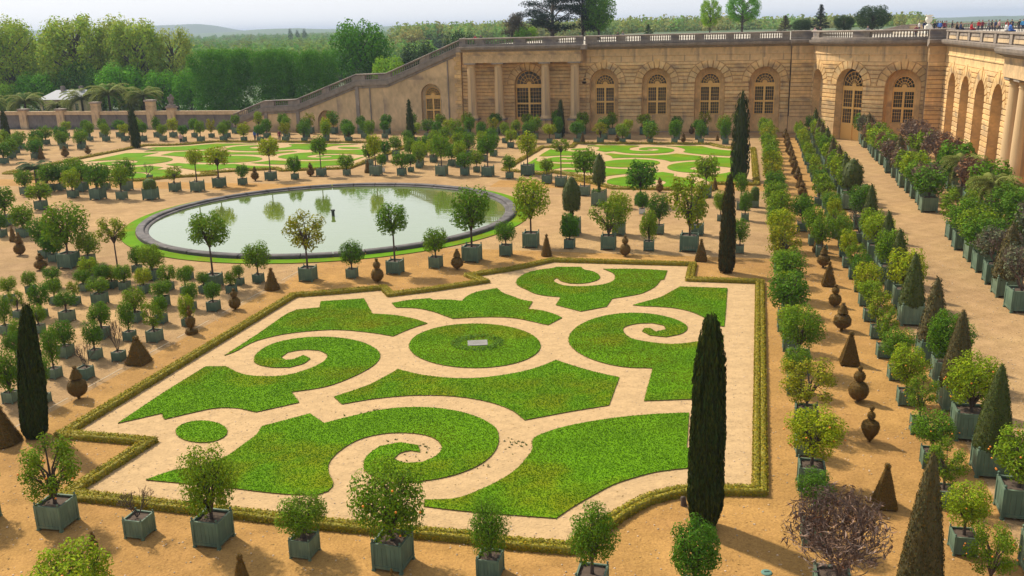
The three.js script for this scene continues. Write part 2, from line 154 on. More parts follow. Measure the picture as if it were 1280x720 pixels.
const POTS = [[-22.3, -23.9, 0.95, 3.29, 0.97, 2.31, 'a', 'front'], [-19.1, -23.9, 0.72, 1.67, 0.69, 1.18, 'n', 'front'], [-16.4, -24.0, 0.95, 3.54, 1.03, 2.0, 'f', 'front'], [-13.1, -23.9, 0.72, 2.15, 0.68, 1.74, 'f', 'front'], [-10.1, -23.9, 0.99, 3.53, 0.94, 2.39, 'f', 'front'], [-7.0, -24.0, 0.71, 2.54, 0.82, 1.32, 't', 'front'], [-3.8, -23.5, 0.85, 3.1, 1.24, 1.63, 'f', 'front'], [-0.9, -23.8, 0.66, 2.66, 0.94, 1.66, 'd', 'front'], [-17.3, -18.6, 0.94, 3.01, 0.89, 2.61, 'y', 'front'], [-25.2, -23.6, 0.9, 2.62, 0.86, 1.78, 'f', 'front'], [-28.2, -55.4, 0.96, 4.79, 2.25, 2.91, 's', 'basin'], [-25.5, -56.5, 0.66, 2.65, 0.95, 1.95, 'f', 'basin'], [-23.0, -58.1, 0.98, 4.89, 2.86, 2.53, 'f', 'basin'], [-20.7, -60.0, 0.79, 2.85, 1.15, 2.02, 'f', 'basin'], [-18.7, -62.2, 1.2, 5.43, 2.4, 3.27, 'f', 'basin'], [-16.7, -64.2, 0.82, 2.62, 1.08, 1.76, 'f', 'basin'], [-31.3, -54.3, 0.59, 2.83, 1.1, 2.15, 'f', 'basin'], [-33.8, -52.9, 0.92, 5.07, 2.8, 2.97, 'f', 'basin'], [-42.0, -54.2, 0.6, 4.31, 2.48, 2.45, 'a', 'basin'], [-39.0, -53.8, 0.75, 2.55, 0.84, 2.08, 'f', 'basin'], [-52.4, -95.9, 1.01, 4.96, 2.81, 2.92, 'y', 'far basin'], [-49.8, -96.7, 0.68, 2.73, 0.91, 1.83, 'd', 'far basin'], [-47.7, -99.2, 0.91, 4.88, 2.59, 2.23, 'f', 'far basin'], [-44.9, -100.1, 0.7, 2.5, 0.93, 2.24, 'f', 'far basin'], [-41.4, -100.4, 1.14, 4.86, 2.49, 2.04, 'y', 'far basin'], [-38.3, -100.6, 0.86, 2.94, 0.92, 2.4, 'f', 'far basin'], [-33.6, -101.0, 1.16, 4.9, 2.1, 2.38, 't', 'far basin'], [-30.9, -101.2, 0.88, 2.73, 0.91, 2.01, 'd', 'far basin'], [-28.1, -100.9, 1.17, 4.84, 2.52, 2.17, 'f', 'far basin'], [-25.2, -99.4, 0.73, 2.74, 1.07, 1.77, 'f', 'far basin'], [-55.8, -90.6, 1.08, 4.6, 2.44, 2.98, 'y', 'far basin'], [-56.8, -87.9, 1.12, 4.67, 2.9, 2.06, 'y', 'far basin'], [-54.0, -92.4, 0.78, 2.39, 0.89, 1.78, 'f', 'far basin'], [-59.4, -87.7, 0.93, 2.82, 1.29, 2.07, 'a', 'far basin'], [-59.0, -82.8, 1.18, 2.13, 1.12, 1.64, 'h', 'far basin'], [-15.5, -67.2, 1.12, 5.43, 2.29, 3.1, 'y', 'east'], [-12.5, -67.1, 0.72, 2.75, 0.92, 1.68, 'd', 'east'], [-13.2, -71.8, 1.32, 4.63, 1.63, 1.41, 'm', 'east'], [-9.6, -67.3, 1.05, 3.86, 1.16, 2.98, 'a', 'east'], [-9.5, -72.3, 0.97, 3.6, 1.1, 2.29, 'y', 'east'], [-6.6, -67.2, 0.75, 3.17, 0.9, 1.65, 'f', 'east'], [-6.4, -73.0, 0.76, 3.34, 1.23, 1.91, 'f', 'east'], [-3.7, -67.6, 1.28, 5.71, 1.97, 3.75, 'a', 'east'], [-3.4, -73.1, 0.91, 3.37, 1.47, 1.51, 'f', 'east'], [-13.0, -84.8, 1.31, 4.75, 1.5, 1.12, 'm', 'east'], [-15.2, -89.7, 1.03, 4.79, 2.29, 2.99, 'f', 'east'], [-18.5, -94.7, 1.07, 5.06, 3.58, 2.17, 'a', 'east'], [-20.4, -96.6, 0.94, 2.81, 1.28, 1.88, 'f', 'east'], [-23.7, -101.8, 1.28, 4.92, 2.43, 2.71, 'y', 'east'], [-9.2, -85.2, 0.94, 4.22, 1.57, 3.11, 'd', 'east'], [-8.6, -81.0, 0.51, 2.06, 0.5, 1.48, 'd', 'east'], [-3.5, -90.0, 1.03, 4.13, 1.85, 2.76, 'f', 'east'], [0.2, -79.0, 0.6, 2.57, 0.88, 1.27, 'd', 'east'], [-0.2, -83.9, 0.71, 3.35, 1.58, 1.28, 'f', 'east'], [1.0, -85.2, 0.71, 1.88, 0.67, 1.01, 'h', 'east'], [-1.8, -78.7, 0.53, 2.71, 0.95, 1.48, 'f', 'east'], [-0.1, -67.3, 0.58, 2.58, 0.94, 1.5, 'f', 'east'], [-33.4, -107.3, 0.69, 3.17, 1.25, 1.93, 'y', 'east'], [-30.2, -103.7, 0.68, 2.78, 0.93, 1.86, 'f', 'east'], [-38.2, -106.3, 0.68, 2.89, 0.97, 1.94, 'f', 'east'], [-38.0, -111.2, 0.71, 3.09, 1.1, 2.01, 'y', 'east'], [-38.1, -103.1, 0.59, 2.34, 0.85, 1.51, 'f', 'east'], [-41.6, -102.8, 0.51, 2.17, 0.85, 1.33, 'd', 'east'], [-62.2, -82.5, 0.83, 3.6, 1.4, 2.15, 'f', 'west'], [-64.8, -82.2, 1.18, 3.86, 1.32, 2.65, 'f', 'west'], [-68.3, -82.8, 0.84, 3.16, 1.09, 2.27, 'y', 'west'], [-70.2, -86.6, 1.06, 3.37, 1.22, 2.62, 'f', 'west'], [-73.1, -86.8, 0.81, 3.32, 1.05, 3.0, 'f', 'west'], [-65.3, -87.6, 1.0, 3.54, 1.39, 2.62, 'f', 'west'], [-68.1, -87.8, 0.75, 2.88, 1.14, 1.94, 'f', 'west'], [-73.8, -85.7, 0.93, 3.2, 1.04, 2.63, 'f', 'west'], [-75.2, -84.0, 0.86, 2.82, 0.94, 2.25, 'f', 'west'], [-76.4, -93.2, 0.8, 2.79, 0.93, 2.63, 'f', 'west'], [-64.3, -68.9, 1.02, 3.86, 1.44, 2.59, 'f', 'west'], [-59.0, -64.9, 0.82, 2.97, 0.81, 2.3, 'f', 'west'], [-61.0, -64.6, 0.67, 2.31, 0.82, 1.5, 'f', 'west'], [-66.8, -76.3, 0.89, 2.88, 0.94, 2.83, 'f', 'west'], [-51.6, -58.5, 0.65, 3.18, 1.05, 2.32, 'f', 'west'], [-47.5, -56.1, 1.12, 4.95, 1.82, 3.5, 'f', 'west'], [-46.7, -57.2, 0.71, 2.44, 0.68, 2.25, 'f', 'west'], [-49.9, -57.5, 0.64, 2.35, 0.67, 2.04, 'd', 'west'], [-67.6, -95.1, 0.54, 1.95, 0.56, 1.59, 'n', 'west'], [-32.3, -33.1, 0.55, 2.72, 0.65, 1.55, 'f', 'west'], [-32.5, -36.2, 0.53, 2.7, 0.81, 1.02, 't', 'west'], [-30.9, -36.4, 0.61, 1.94, 0.73, 1.18, 'n', 'west'], [-34.1, -39.0, 0.65, 2.02, 0.69, 1.42, 'f', 'west'], [-32.3, -39.0, 0.53, 2.14, 0.77, 1.16, 'f', 'west'], [-30.9, -39.0, 0.53, 2.29, 0.64, 0.99, 'n', 'west'], [-34.2, -42.1, 0.63, 2.18, 0.82, 1.51, 'f', 'west'], [-32.4, -42.0, 0.53, 2.3, 0.77, 1.06, 't', 'west'], [-30.9, -42.1, 0.66, 2.43, 0.81, 1.31, 'a', 'west'], [-32.5, -45.1, 0.53, 1.71, 0.51, 1.12, 't', 'west'], [-34.2, -45.1, 0.6, 2.11, 0.67, 1.41, 'f', 'west'], [-34.5, -48.2, 0.67, 1.66, 0.66, 1.58, 'f', 'west'], [-32.3, -47.9, 0.46, 1.84, 0.45, 1.07, 't', 'west'], [-30.7, -44.9, 0.46, 1.93, 0.52, 1.01, 'y', 'west'], [-30.8, -47.9, 0.63, 1.88, 0.8, 1.16, 'f', 'west'], [-38.4, -44.5, 0.67, 1.88, 0.92, 1.51, 'f', 'west'], [-38.8, -48.0, 0.75, 1.78, 0.82, 1.5, 'f', 'west'], [-40.3, -41.8, 0.51, 2.4, 0.7, 1.0, 't', 'west'], [-41.9, -44.6, 0.48, 1.8, 0.73, 1.06, 'a', 'west'], [-38.5, -42.3, 0.51, 1.67, 0.65, 1.09, 'f', 'west'], [-40.5, -44.9, 0.51, 2.19, 0.73, 1.44, 'f', 'west'], [-41.7, -47.5, 0.5, 1.79, 0.72, 1.21, 'f', 'west'], [-40.3, -47.6, 0.5, 1.58, 0.66, 1.0, 'a', 'west'], [-41.9, -50.5, 0.52, 1.55, 0.64, 1.37, 'f', 'west'], [-40.8, -51.0, 0.6, 1.83, 0.81, 1.38, 'f', 'west'], [-34.5, -36.1, 0.5, 2.43, 1.22, 1.19, 'f', 'west'], [-30.7, -33.3, 0.47, 2.38, 0.88, 1.1, 'f', 'west'], [-36.4, -38.6, 0.54, 2.19, 0.91, 1.26, 'f', 'west'], [-39.4, -51.3, 0.57, 1.72, 0.65, 1.27, 'f', 'west'], [-37.6, -50.8, 0.56, 1.75, 0.64, 1.25, 'y', 'west'], [-36.4, -51.7, 0.53, 1.71, 0.65, 1.37, 'f', 'west'], [-34.6, -50.9, 0.52, 1.89, 0.84, 1.24, 't', 'west'], [-33.6, -51.4, 0.52, 1.48, 0.64, 1.04, 'f', 'west'], [-32.3, -53.6, 0.47, 1.41, 0.55, 0.96, 't', 'west'], [-44.6, -50.9, 0.57, 1.52, 0.54, 1.39, 'f', 'west'], [-45.3, -49.6, 0.48, 1.49, 0.53, 1.16, 'f', 'west'], [-45.0, -47.4, 0.5, 1.75, 0.72, 1.22, 'f', 'west'], [-31.8, -51.7, 0.53, 1.48, 0.53, 0.93, 't', 'west'], [-36.6, -54.4, 0.47, 0.95, 0.45, 0.88, 'f', 'west'], [-41.5, -55.6, 0.53, 1.95, 0.58, 1.25, 'f', 'west'], [-43.1, -52.7, 0.58, 1.77, 0.56, 1.64, 'y', 'west'], [-40.5, -51.5, 0.53, 1.62, 0.54, 1.17, 'y', 'west']];
const TOPIARY = [[5.1, -30.7, 1.62, 0.76, 'pyr'], [5.2, -35.9, 1.54, 0.72, 'egg'], [5.2, -40.1, 1.62, 0.83, 'ball2'], [5.3, -44.9, 1.66, 0.89, 'pyr'], [5.4, -50.1, 1.55, 0.9, 'ballcone'], [5.4, -54.6, 1.34, 0.7, 'ball2'], [5.4, -59.2, 1.59, 0.8, 'pyr'], [5.4, -25.6, 4.44, 1.25, 'cone'], [-13.7, -64.4, 1.66, 0.81, 'cone'], [-8.1, -65.2, 1.53, 0.75, 'ball2'], [-2.7, -64.5, 1.6, 0.78, 'pyr'], [-8.1, -92.3, 1.44, 0.71, 'ball2'], [-2.8, -94.2, 1.2, 0.64, 'cone'], [-23.3, -55.6, 1.63, 0.8, 'ball2'], [-19.0, -59.6, 1.48, 0.83, 'ballcone'], [-29.5, -52.8, 1.49, 0.99, 'cone'], [-49.0, -99.1, 1.58, 0.84, 'ball2'], [-43.1, -102.1, 1.51, 0.85, 'cone'], [-54.0, -95.2, 1.63, 0.82, 'ballcone'], [-29.6, -48.3, 1.34, 0.68, 'ball2'], [-29.6, -43.6, 1.7, 0.67, 'disc'], [-29.6, -38.8, 1.48, 0.98, 'pyr'], [-29.4, -34.0, 1.61, 0.85, 'ballcone'], [-29.3, -29.2, 1.65, 1.52, 'cone'], [-54.2, -58.9, 1.56, 0.81, 'ball2'], [-49.1, -55.1, 1.23, 0.87, 'ball2'], [-58.5, -63.1, 1.33, 0.6, 'cone'], [-57.3, -62.4, 0.98, 0.52, 'cone'], [-19.9, -22.6, 0.75, 0.31, 'ball2'], [-13.8, -21.3, 1.51, 0.71, 'cone'], [-9.3, -21.8, 1.25, 0.32, 'ball2'], [10.4, -87.0, 1.94, 1.28, 'dome'], [-22.7, -132.6, 1.37, 0.8, 'cone'], [-13.3, -133.9, 1.47, 0.8, 'cone'], [-8.5, -133.1, 1.34, 0.67, 'ball2'], [-17.9, -133.7, 1.14, 0.69, 'ball2'], [-8.0, -147.5, 1.47, 0.74, 'ball2'], [-58.8, -132.3, 1.45, 0.85, 'ball2'], [-72.9, -144.1, 1.46, 0.81, 'ball2'], [-3.9, -135.2, 0.9, 0.56, 'cone'], [-93.5, -113.0, 1.57, 1.02, 'ball2'], [-92.5, -116.5, 1.14, 0.81, 'ball2'], [-95.4, -110.5, 1.87, 0.89, 'cone']];
const CYPRESS = [[-0.8, -28.1, 7.27, 1.06], [-28.4, -30.0, 5.8, 1.07], [-0.9, -61.5, 6.57, 1.06], [-0.5, -100.5, 9.11, 1.69], [-27.0, -138.4, 5.56, 1.08], [-47.7, -129.7, 6.46, 1.06], [-89.2, -123.1, 6.49, 1.33], [-115.6, -127.0, 5.3, 1.16]];
// ---------- ground ----------
const grainTex = tex(512, 512, (u, v) => { // gravel grains with darker and lighter stones
  const a = hash((u * 512) | 0, (v * 512) | 0), b = vnoise(u * 128, v * 128, 128), c = fbm(u * 8, v * 8, 4, 8); const e = vnoise(u * 74 + 9, v * 74 + 4, 74), f = vnoise(u * 33, v * 33, 33); let s = 0.76 + 0.24 * (b - 0.5) + 0.3 * (c - 0.5) + 0.2 * (a - 0.5); if (e > 0.86) s *= 0.78; if (e < 0.1) s *= 1.16; if (f > 0.93) s *= 0.82; if (a > 0.988) s *= 0.62; return [s, s * (0.985 + 0.03 * b), s * (0.95 + 0.08 * c)];
});
const grainBump = tex(512, 512, (u, v) => { const s = 0.5 + 0.5 * (fbm(u * 64, v * 64, 3, 64) - 0.5) + 0.4 * (fbm(u * 12, v * 12, 3, 12) - 0.5); return [s, s, s]; });
const gravelMat = (r, g, b) => new THREE.MeshPhysicalMaterial({ specularIntensity: 0.25, color: C(r, g, b), map: grainTex, bumpMap: grainBump, bumpScale: 0.04, roughness: 0.95, vertexColors: true });
function sheet(x0, x1, z0, z1, step, y, inside, patch) { // flat grid with blotches of drier and damper sand
  const nx = Math.round((x1 - x0) / step), nz = Math.round((z1 - z0) / step), pos = [], uv = [], col = [], idx = [];
  for (let j = 0; j <= nz; j++) for (let i = 0; i <= nx; i++) { const x = x0 + (x1 - x0) * i / nx, z = z0 + (z1 - z0) * j / nz; pos.push(x, y, z); uv.push(x / 5, z / 5); col.push(...patch(x, z)); }
  for (let j = 0; j < nz; j++) for (let i = 0; i < nx; i++) { const a = j * (nx + 1) + i; idx.push(a, a + nx + 1, a + 1, a + 1, a + nx + 1, a + nx + 2); }
  return geoFrom(pos, idx, uv, col);
}
function shapeSheet(poly, y, patch, step = 1.2) { // polygon cut into a grid of clipped cells so that blotches show
  const s = new THREE.Shape(poly.map(([x, z]) => new THREE.Vector2(x, -z))); const g = new THREE.ShapeGeometry(s); g.rotateX(-Math.PI / 2); g.translate(0, y, 0);
  const p = g.attributes.position, uv = [], col = []; for (let i = 0; i < p.count; i++) { uv.push(p.getX(i) / 5, p.getZ(i) / 5); col.push(...patch(p.getX(i), p.getZ(i))); }
  g.setAttribute('uv', new THREE.Float32BufferAttribute(uv, 2)); g.setAttribute('color', new THREE.Float32BufferAttribute(col, 3)); return g;
}
const blot = (x, z) => { const f = fbm(x * 0.11 + 7, z * 0.11 + 3, 4), h = fbm(x * 0.5 + 40, z * 0.5, 3), s = 0.86 + 0.34 * (f - 0.3) + 0.2 * (h - 0.5); return [s * 1.02, s * (0.99 + 0.05 * (h - 0.5)), s * (0.97 - 0.1 * (f - 0.5))]; };
{
  const g = new THREE.CircleGeometry(9000, 64); g.rotateX(-Math.PI / 2); g.translate(0, -0.05, 0);
  struct('ground', g, flat(0.07, 0.11, 0.035));
}
struct('garden_gravel', sheet(-150, 24, -149, 30, 1.0, 0, null, blot), gravelMat(0.50, 0.318, 0.15));
struct('garden_gravel', sheet(-420, -150.01, -149, -40, 6, -0.004, null, blot), gravelMat(0.5, 0.34, 0.2));

const mirrorZ = (p) => p.map(([x, z]) => [x, -156.4 - z]).reverse();
const mirrorX = (p) => p.map(([x, z]) => [-46.2 - (x + 27.4) * 1.46 - 3 + 0.0, z]).map(([x, z]) => [x, z]).reverse();
const HEDGE_BACK = mirrorZ(HEDGE), toLeft = (p) => p.map(([x, z]) => [-46.5 - (x + 27.5) * 1.5, z]).reverse();
const HEDGE_LEFT = toLeft(HEDGE_BACK);
function grow(poly, d) { // push a polygon outwards (for the ochre strip)
  const n = poly.length, out = []; let A = 0; for (let i = 0; i < n; i++) { const [a, b] = poly[i], [c, e] = poly[(i + 1) % n]; A += a * e - c * b; } const sg = A > 0 ? 1 : -1;
  const xs = poly.map((p) => p[0]), zs = poly.map((p) => p[1]); return [[Math.min(...xs) - d, Math.min(...zs) - d], [Math.max(...xs) + d, Math.min(...zs) - d], [Math.max(...xs) + d, Math.max(...zs) + d], [Math.min(...xs) - d, Math.max(...zs) + d]];
}
const fleckTex = tex(512, 512, (u, v) => { const a = hash((u * 512) | 0, (v * 512) | 0), b = fbm(u * 20, v * 20, 4, 20), e = vnoise(u * 60 + 2, v * 110, 0), f = vnoise(u * 26 + 7, v * 60 + 1, 0); let s = 0.8 + 0.26 * (b - 0.5) + 0.16 * (a - 0.5); if (e > 0.83) s *= 0.84; if (f > 0.9) s *= 0.8; if (e < 0.12) s *= 1.1; return [s, s * 0.99, s * 0.97]; });
const ochreMat = gravelMat(0.51, 0.285, 0.09), paleMat = (() => { const m = gravelMat(0.57, 0.38, 0.195); m.map = fleckTex; return m; })();
// ochre sand strips round the parterres (topiary stands on them)
{
  const strip = (x0, x1, z0, z1, y = 0.004) => struct('sand_strip', sheet(x0, x1, z0, z1, 1, y, null, blot), ochreMat);
  strip(-29.6, 3.2 + 5.6, -65.8, -16); strip(-26, 3.2, -98, -93.6); strip(3.2, 8.8, -140, -65.81); strip(-92, -44, -93.4, -89);
}
const parterreGravel = (poly) => struct('parterre_gravel', shapeSheet(poly, 0.008, () => [1, 1, 1]), paleMat);
parterreGravel(HEDGE); parterreGravel(HEDGE_BACK); parterreGravel(HEDGE_LEFT);

// thin pale stone edging line west of the parterre
{ const m = new THREE.MeshStandardMaterial({ color: C(0.6, 0.46, 0.31), map: grainTex, roughness: 0.95 }); for (let k = 0; k < 9; k++) struct('edging_strip', boxG(-30.03, -29.97, -0.02, 0.01, -62 + k * 4, -62 + k * 4 + 2.2 + (k * 7 % 5) * 0.35), m); }

// ---------- lawns ----------
function smooth(poly, sub = 5) {
  const n = poly.length, P = poly.map(([x, z]) => new THREE.Vector2(x, z)), T = [], cor = [];
  for (let i = 0; i < n; i++) { const a = P[(i + n - 1) % n], b = P[i], c = P[(i + 1) % n], u = b.clone().sub(a), v = c.clone().sub(b); cor.push(Math.acos(Math.max(-1, Math.min(1, u.dot(v) / (u.length() * v.length())))) > 0.72); T.push(u.normalize().add(v.normalize()).normalize()); }
  const out = [];
  for (let i = 0; i < n; i++) {
    const a = P[i], b = P[(i + 1) % n], L = a.distanceTo(b), d = b.clone().sub(a).normalize(), ta = (cor[i] ? d : T[i]).clone().multiplyScalar(L), tb = (cor[(i + 1) % n] ? d : T[(i + 1) % n]).clone().multiplyScalar(L);
    if (cor[i] && cor[(i + 1) % n]) { for (let k = 0; k < 3; k++) out.push([a.x + (b.x - a.x) * k / 3, a.y + (b.y - a.y) * k / 3]); continue; }
    for (let k = 0; k < sub; k++) { const t = k / sub, t2 = t * t, t3 = t2 * t; out.push([(2 * t3 - 3 * t2 + 1) * a.x + (t3 - 2 * t2 + t) * ta.x + (-2 * t3 + 3 * t2) * b.x + (t3 - t2) * tb.x, (2 * t3 - 3 * t2 + 1) * a.y + (t3 - 2 * t2 + t) * ta.y + (-2 * t3 + 3 * t2) * b.y + (t3 - t2) * tb.y]); }
  }
  return out;
}
const lawnTex = tex(512, 512, (u, v) => { const a = hash((u * 512) | 0, (v * 512) | 0), b = vnoise(u * 170, v * 170, 170), c = fbm(u * 7, v * 7, 4, 7), d = fbm(u * 3 + 9, v * 3 + 5, 4, 3), dry = Math.max(0, Math.min(1, (d - 0.55) * 5)); const s = 0.72 + 0.2 * (a - 0.5) + 0.2 * (b - 0.5) + 0.3 * (c - 0.5); return [s * (0.46 + 0.26 * dry), s * (0.92 - 0.14 * dry), s * 0.05]; });
const lawnMat = new THREE.MeshPhysicalMaterial({ specularIntensity: 0.15, color: C(0.30, 0.325, 0.08), map: lawnTex, bumpMap: grainBump, bumpScale: 0.05, roughness: 0.95 });
const soilMat = flat(0.13, 0.07, 0.03);
function lawn(poly, h = 0.045) {
  const s = new THREE.Shape(poly.map(([x, z]) => new THREE.Vector2(x, -z))); const g = new THREE.ExtrudeGeometry(s, { depth: h, bevelEnabled: false }); g.rotateX(-Math.PI / 2); g.translate(0, 0.009, 0);
  const p = g.attributes.position, uv = []; for (let i = 0; i < p.count; i++) uv.push(p.getX(i) / 9 + p.getZ(i) * 0.02, p.getZ(i) / 9); g.setAttribute('uv', new THREE.Float32BufferAttribute(uv, 2));
  const o = struct('lawn', g, [lawnMat, soilMat]); return o;
}
const lawnPolys = LAWNS.map((p) => smooth(p));
for (const p of lawnPolys) { lawn(p); const q = mirrorZ(p); lawn(q, 0.04); lawn(toLeft(q), 0.04); }
const WORN = [[-14.45, -43.42, 1.7], [-12.92, -45.37, 1.8], [-7.16, -45.7, 1.5], [-4.62, -43.45, 1.7], [-2.55, -41.82, 1.3], [-11.86, -51.34, 1.5], [-11.66, -58.99, 1.9], [-6.95, -59.7, 1.8], [-19.52, -47.09, 1.4], [-23.51, -47.19, 1.3], [-2.87, -52.97, 1.2], [-11.97, -33.19, 1.0]];
{ // grass blades on the near parterre, with dry and yellow patches
  const R = rand(11), blade = []; for (let k = 0; k < 5; k++) { const a = R() * 6.28, x = (R() - 0.5) * 0.06, z = (R() - 0.5) * 0.06, c = Math.cos(a) * 0.012, s = Math.sin(a) * 0.012, lx = (R() - 0.5) * 0.05, lz = (R() - 0.5) * 0.05, h = 0.04 + 0.035 * R(); blade.push(x - c, 0, z - s, x + c, 0, z + s, x + lx, h, z + lz); }
  const g = geoFrom(blade); const spots = [];
  const inside = (p, x, z) => { let r = false; for (let i = 0, j = p.length - 1; i < p.length; j = i++) if ((p[i][1] > z) !== (p[j][1] > z) && x < (p[j][0] - p[i][0]) * (z - p[i][1]) / (p[j][1] - p[i][1]) + p[i][0]) r = !r; return r; };
  for (const p of lawnPolys) {
    const xs = p.map((q) => q[0]), zs = p.map((q) => q[1]), x0 = Math.min(...xs), x1 = Math.max(...xs), z0 = Math.min(...zs), z1 = Math.max(...zs), n = (x1 - x0) * (z1 - z0) * 480;
    for (let k = 0; k < n; k++) { const x = x0 + (x1 - x0) * R(), z = z0 + (z1 - z0) * R(); if (inside(p, x, z)) spots.push([x, 0.05, z]); }
    for (let i = 0; i < p.length; i++) { const [ax, az] = p[i], [bx, bz] = p[(i + 1) % p.length], L = Math.hypot(bx - ax, bz - az); for (let k = 0; k < L * 22; k++) { const t = R(); spots.push([ax + (bx - ax) * t + (R() - 0.5) * 0.07, 0.03, az + (bz - az) * t + (R() - 0.5) * 0.1]); } }
  }
  const im = new THREE.InstancedMesh(g, new THREE.MeshPhysicalMaterial({ color: C(1, 1, 1), roughness: 0.9, side: THREE.DoubleSide, specularIntensity: 0.3, transmission: 0.3, thickness: 0 }), spots.length), m = new THREE.Matrix4(), q = new THREE.Quaternion(), up = V(0, 1, 0), cc = new THREE.Color();
  spots.forEach(([x, y, z], i) => {
    const s = 0.55 + 0.35 * R(); m.compose(V(x, y, z), q.setFromAxisAngle(up, R() * 6.28), V(s, s * (0.5 + 0.3 * R()), s)); im.setMatrixAt(i, m);
    const d = fbm(x * 0.28 + 3, z * 0.28 + 1, 4), dry = Math.max(0, Math.min(1, (d - 0.6) * 4)) * 0.3 + WORN.reduce((w, [a, b, r]) => Math.max(w, 0.75 * Math.exp(-((x - a) ** 2 + (z - b) ** 2) / (r * r)) * (0.3 + 1.1 * fbm(x * 1.1 + 5, z * 1.1, 3))), 0), v = (0.95 + 0.1 * R()) * (0.9 + 0.25 * fbm(x * 0.9, z * 0.9 + 8, 3)); cc.setRGB((0.098 + 0.15 * dry) * v, (0.225 - 0.055 * dry) * v, 0.003 * v); im.setColorAt(i, cc);
  });
  im.name = 'grass'; im.userData = { kind: 'stuff', label: 'short green grass covering the scrolled lawns of the parterre', category: 'grass' }; shade(im); scene.add(im);
  // weeds sprouting in the gravel of the spiral path
  const wp = []; const sp = [[-11.6, -31.6, 1.6], [-10.2, -31.0, 0.9], [-15, -34.4, 1.2], [-9.2, -32.9, 0.9], [-12.2, -30.2, 0.8]]; for (let k = 0; k < 170; k++) { const c = sp[(R() * sp.length) | 0], x = c[0] + (R() + R() - 1) * c[2] * 1.6, z = c[1] + (R() + R() - 1) * c[2]; if (!lawnPolys.some((p) => inside(p, x, z))) wp.push([x, z]); }
  const wm = new THREE.InstancedMesh(g, flat(0.09, 0.15, 0.02, { side: THREE.DoubleSide }), wp.length); wp.forEach(([x, z], i) => { const s = 0.9 + 1.2 * R(); m.compose(V(x, 0.008, z), q.setFromAxisAngle(up, R() * 6.28), V(s * 1.5, s * 0.7, s * 1.5)); wm.setMatrixAt(i, m); }); wm.name = 'weeds'; wm.userData = { kind: 'stuff', label: 'scattered weeds sprouting in the gravel inside the spiral', category: 'weeds' }; shade(wm); scene.add(wm);
}
{ // fallen leaves and small stones lying about on the sand
  const R = rand(91), leafQ = geoFrom([-0.03, 0, 0, 0, 0.008, -0.018, 0.035, 0, 0, 0, 0.006, 0.018], [0, 2, 1, 0, 3, 2]), peb = new THREE.IcosahedronGeometry(0.022, 0), m = new THREE.Matrix4(), q = new THREE.Quaternion(), c = new THREE.Color();
  for (const [nm, g, n, lab] of [['fallen_leaves', leafQ, 5200, 'dry fallen leaves scattered over the sand'], ['pebbles', peb, 9000, 'small loose pebbles scattered over the sand']]) { const im = new THREE.InstancedMesh(g, flat(1, 1, 1, { side: THREE.DoubleSide }), n); for (let i = 0; i < n; i++) { const x = -40 + 58 * R(), z = -14 - 58 * Math.pow(R(), 1.3), s = 0.7 + 1.1 * R(); m.compose(V(x, 0.012, z), q.setFromEuler(new THREE.Euler((R() - 0.5) * 0.6, R() * 6.28, (R() - 0.5) * 0.6)), V(s, s * 0.7, s)); im.setMatrixAt(i, m); const v = R(); if (nm === 'pebbles') c.setRGB(0.3 + 0.4 * v, 0.22 + 0.3 * v, 0.14 + 0.22 * v); else c.setRGB(0.2 + 0.3 * v, 0.12 + 0.16 * v, 0.03 + 0.04 * v); im.setColorAt(i, c); } im.name = nm; im.userData = { kind: 'stuff', label: lab, category: nm.replace('_', ' ') }; shade(im); scene.add(im); }
}
{ // grey slab in the middle of the oval lawn
  const t = thing('stone_slab', 'flat grey stone slab ringed by leaves in the oval lawn', 'slab', [CENTRE[0], 0.052, CENTRE[1]], 0.3);
  part('slab', boxG(-0.52, 0.52, 0, 0.03, -0.42, 0.42), new THREE.MeshStandardMaterial({ color: C(0.3, 0.28, 0.26), map: grainTex, roughness: 0.95 }), t);
  const R = rand(3), cl = []; for (let k = 0; k < 16; k++) { const a = k / 16 * 6.28; cl.push([Math.cos(a) * 1.15, 0.05, Math.sin(a) * 1.05, 0.3, 0.1, 0.3]); } const f = part('leaf_ring', cloud(cl, 900, 0.11, 5), leafMat(0.13, 0.24, 0.03), t); f.userData.kind = 'stuff';
}
// ---------- hedges: double rows of clipped box ----------
const hedgeMat = leafMat(0.30, 0.245, 0.016, 0.2), hedgeCore = flat(0.24, 0.195, 0.015);
function hedgeRow(poly, off, w, h) { // closed ribbon with square section
  const n = poly.length, O = []; for (let i = 0; i < n; i++) { const a = poly[(i + n - 1) % n], b = poly[i], c = poly[(i + 1) % n]; const u = new THREE.Vector2(b[0] - a[0], b[1] - a[1]).normalize(), v = new THREE.Vector2(c[0] - b[0], c[1] - b[1]).normalize(); const m = new THREE.Vector2(-(u.y + v.y), u.x + v.x).normalize(); const k = 1 / Math.max(0.45, m.x * -u.y + m.y * u.x); O.push([m.x * k, m.y * k]); }
  const pos = [], idx = []; for (let i = 0; i < n; i++) for (const [o, y] of [[off - w / 2, 0], [off - w / 2, h], [off + w / 2, h], [off + w / 2, 0]]) pos.push(poly[i][0] + O[i][0] * o, y, poly[i][1] + O[i][1] * o);
  for (let i = 0; i < n; i++) { const a = i * 4, b = ((i + 1) % n) * 4; for (let k = 0; k < 3; k++) idx.push(a + k, a + k + 1, b + k, b + k, a + k + 1, b + k + 1); }
  return geoFrom(pos, idx);
}
function dense(poly, step) { const out = []; for (let i = 0; i < poly.length; i++) { const a = poly[i], b = poly[(i + 1) % poly.length], n = Math.max(1, Math.round(Math.hypot(b[0] - a[0], b[1] - a[1]) / step)); for (let k = 0; k < n; k++) out.push([a[0] + (b[0] - a[0]) * k / n, a[1] + (b[1] - a[1]) * k / n]); } return out; }
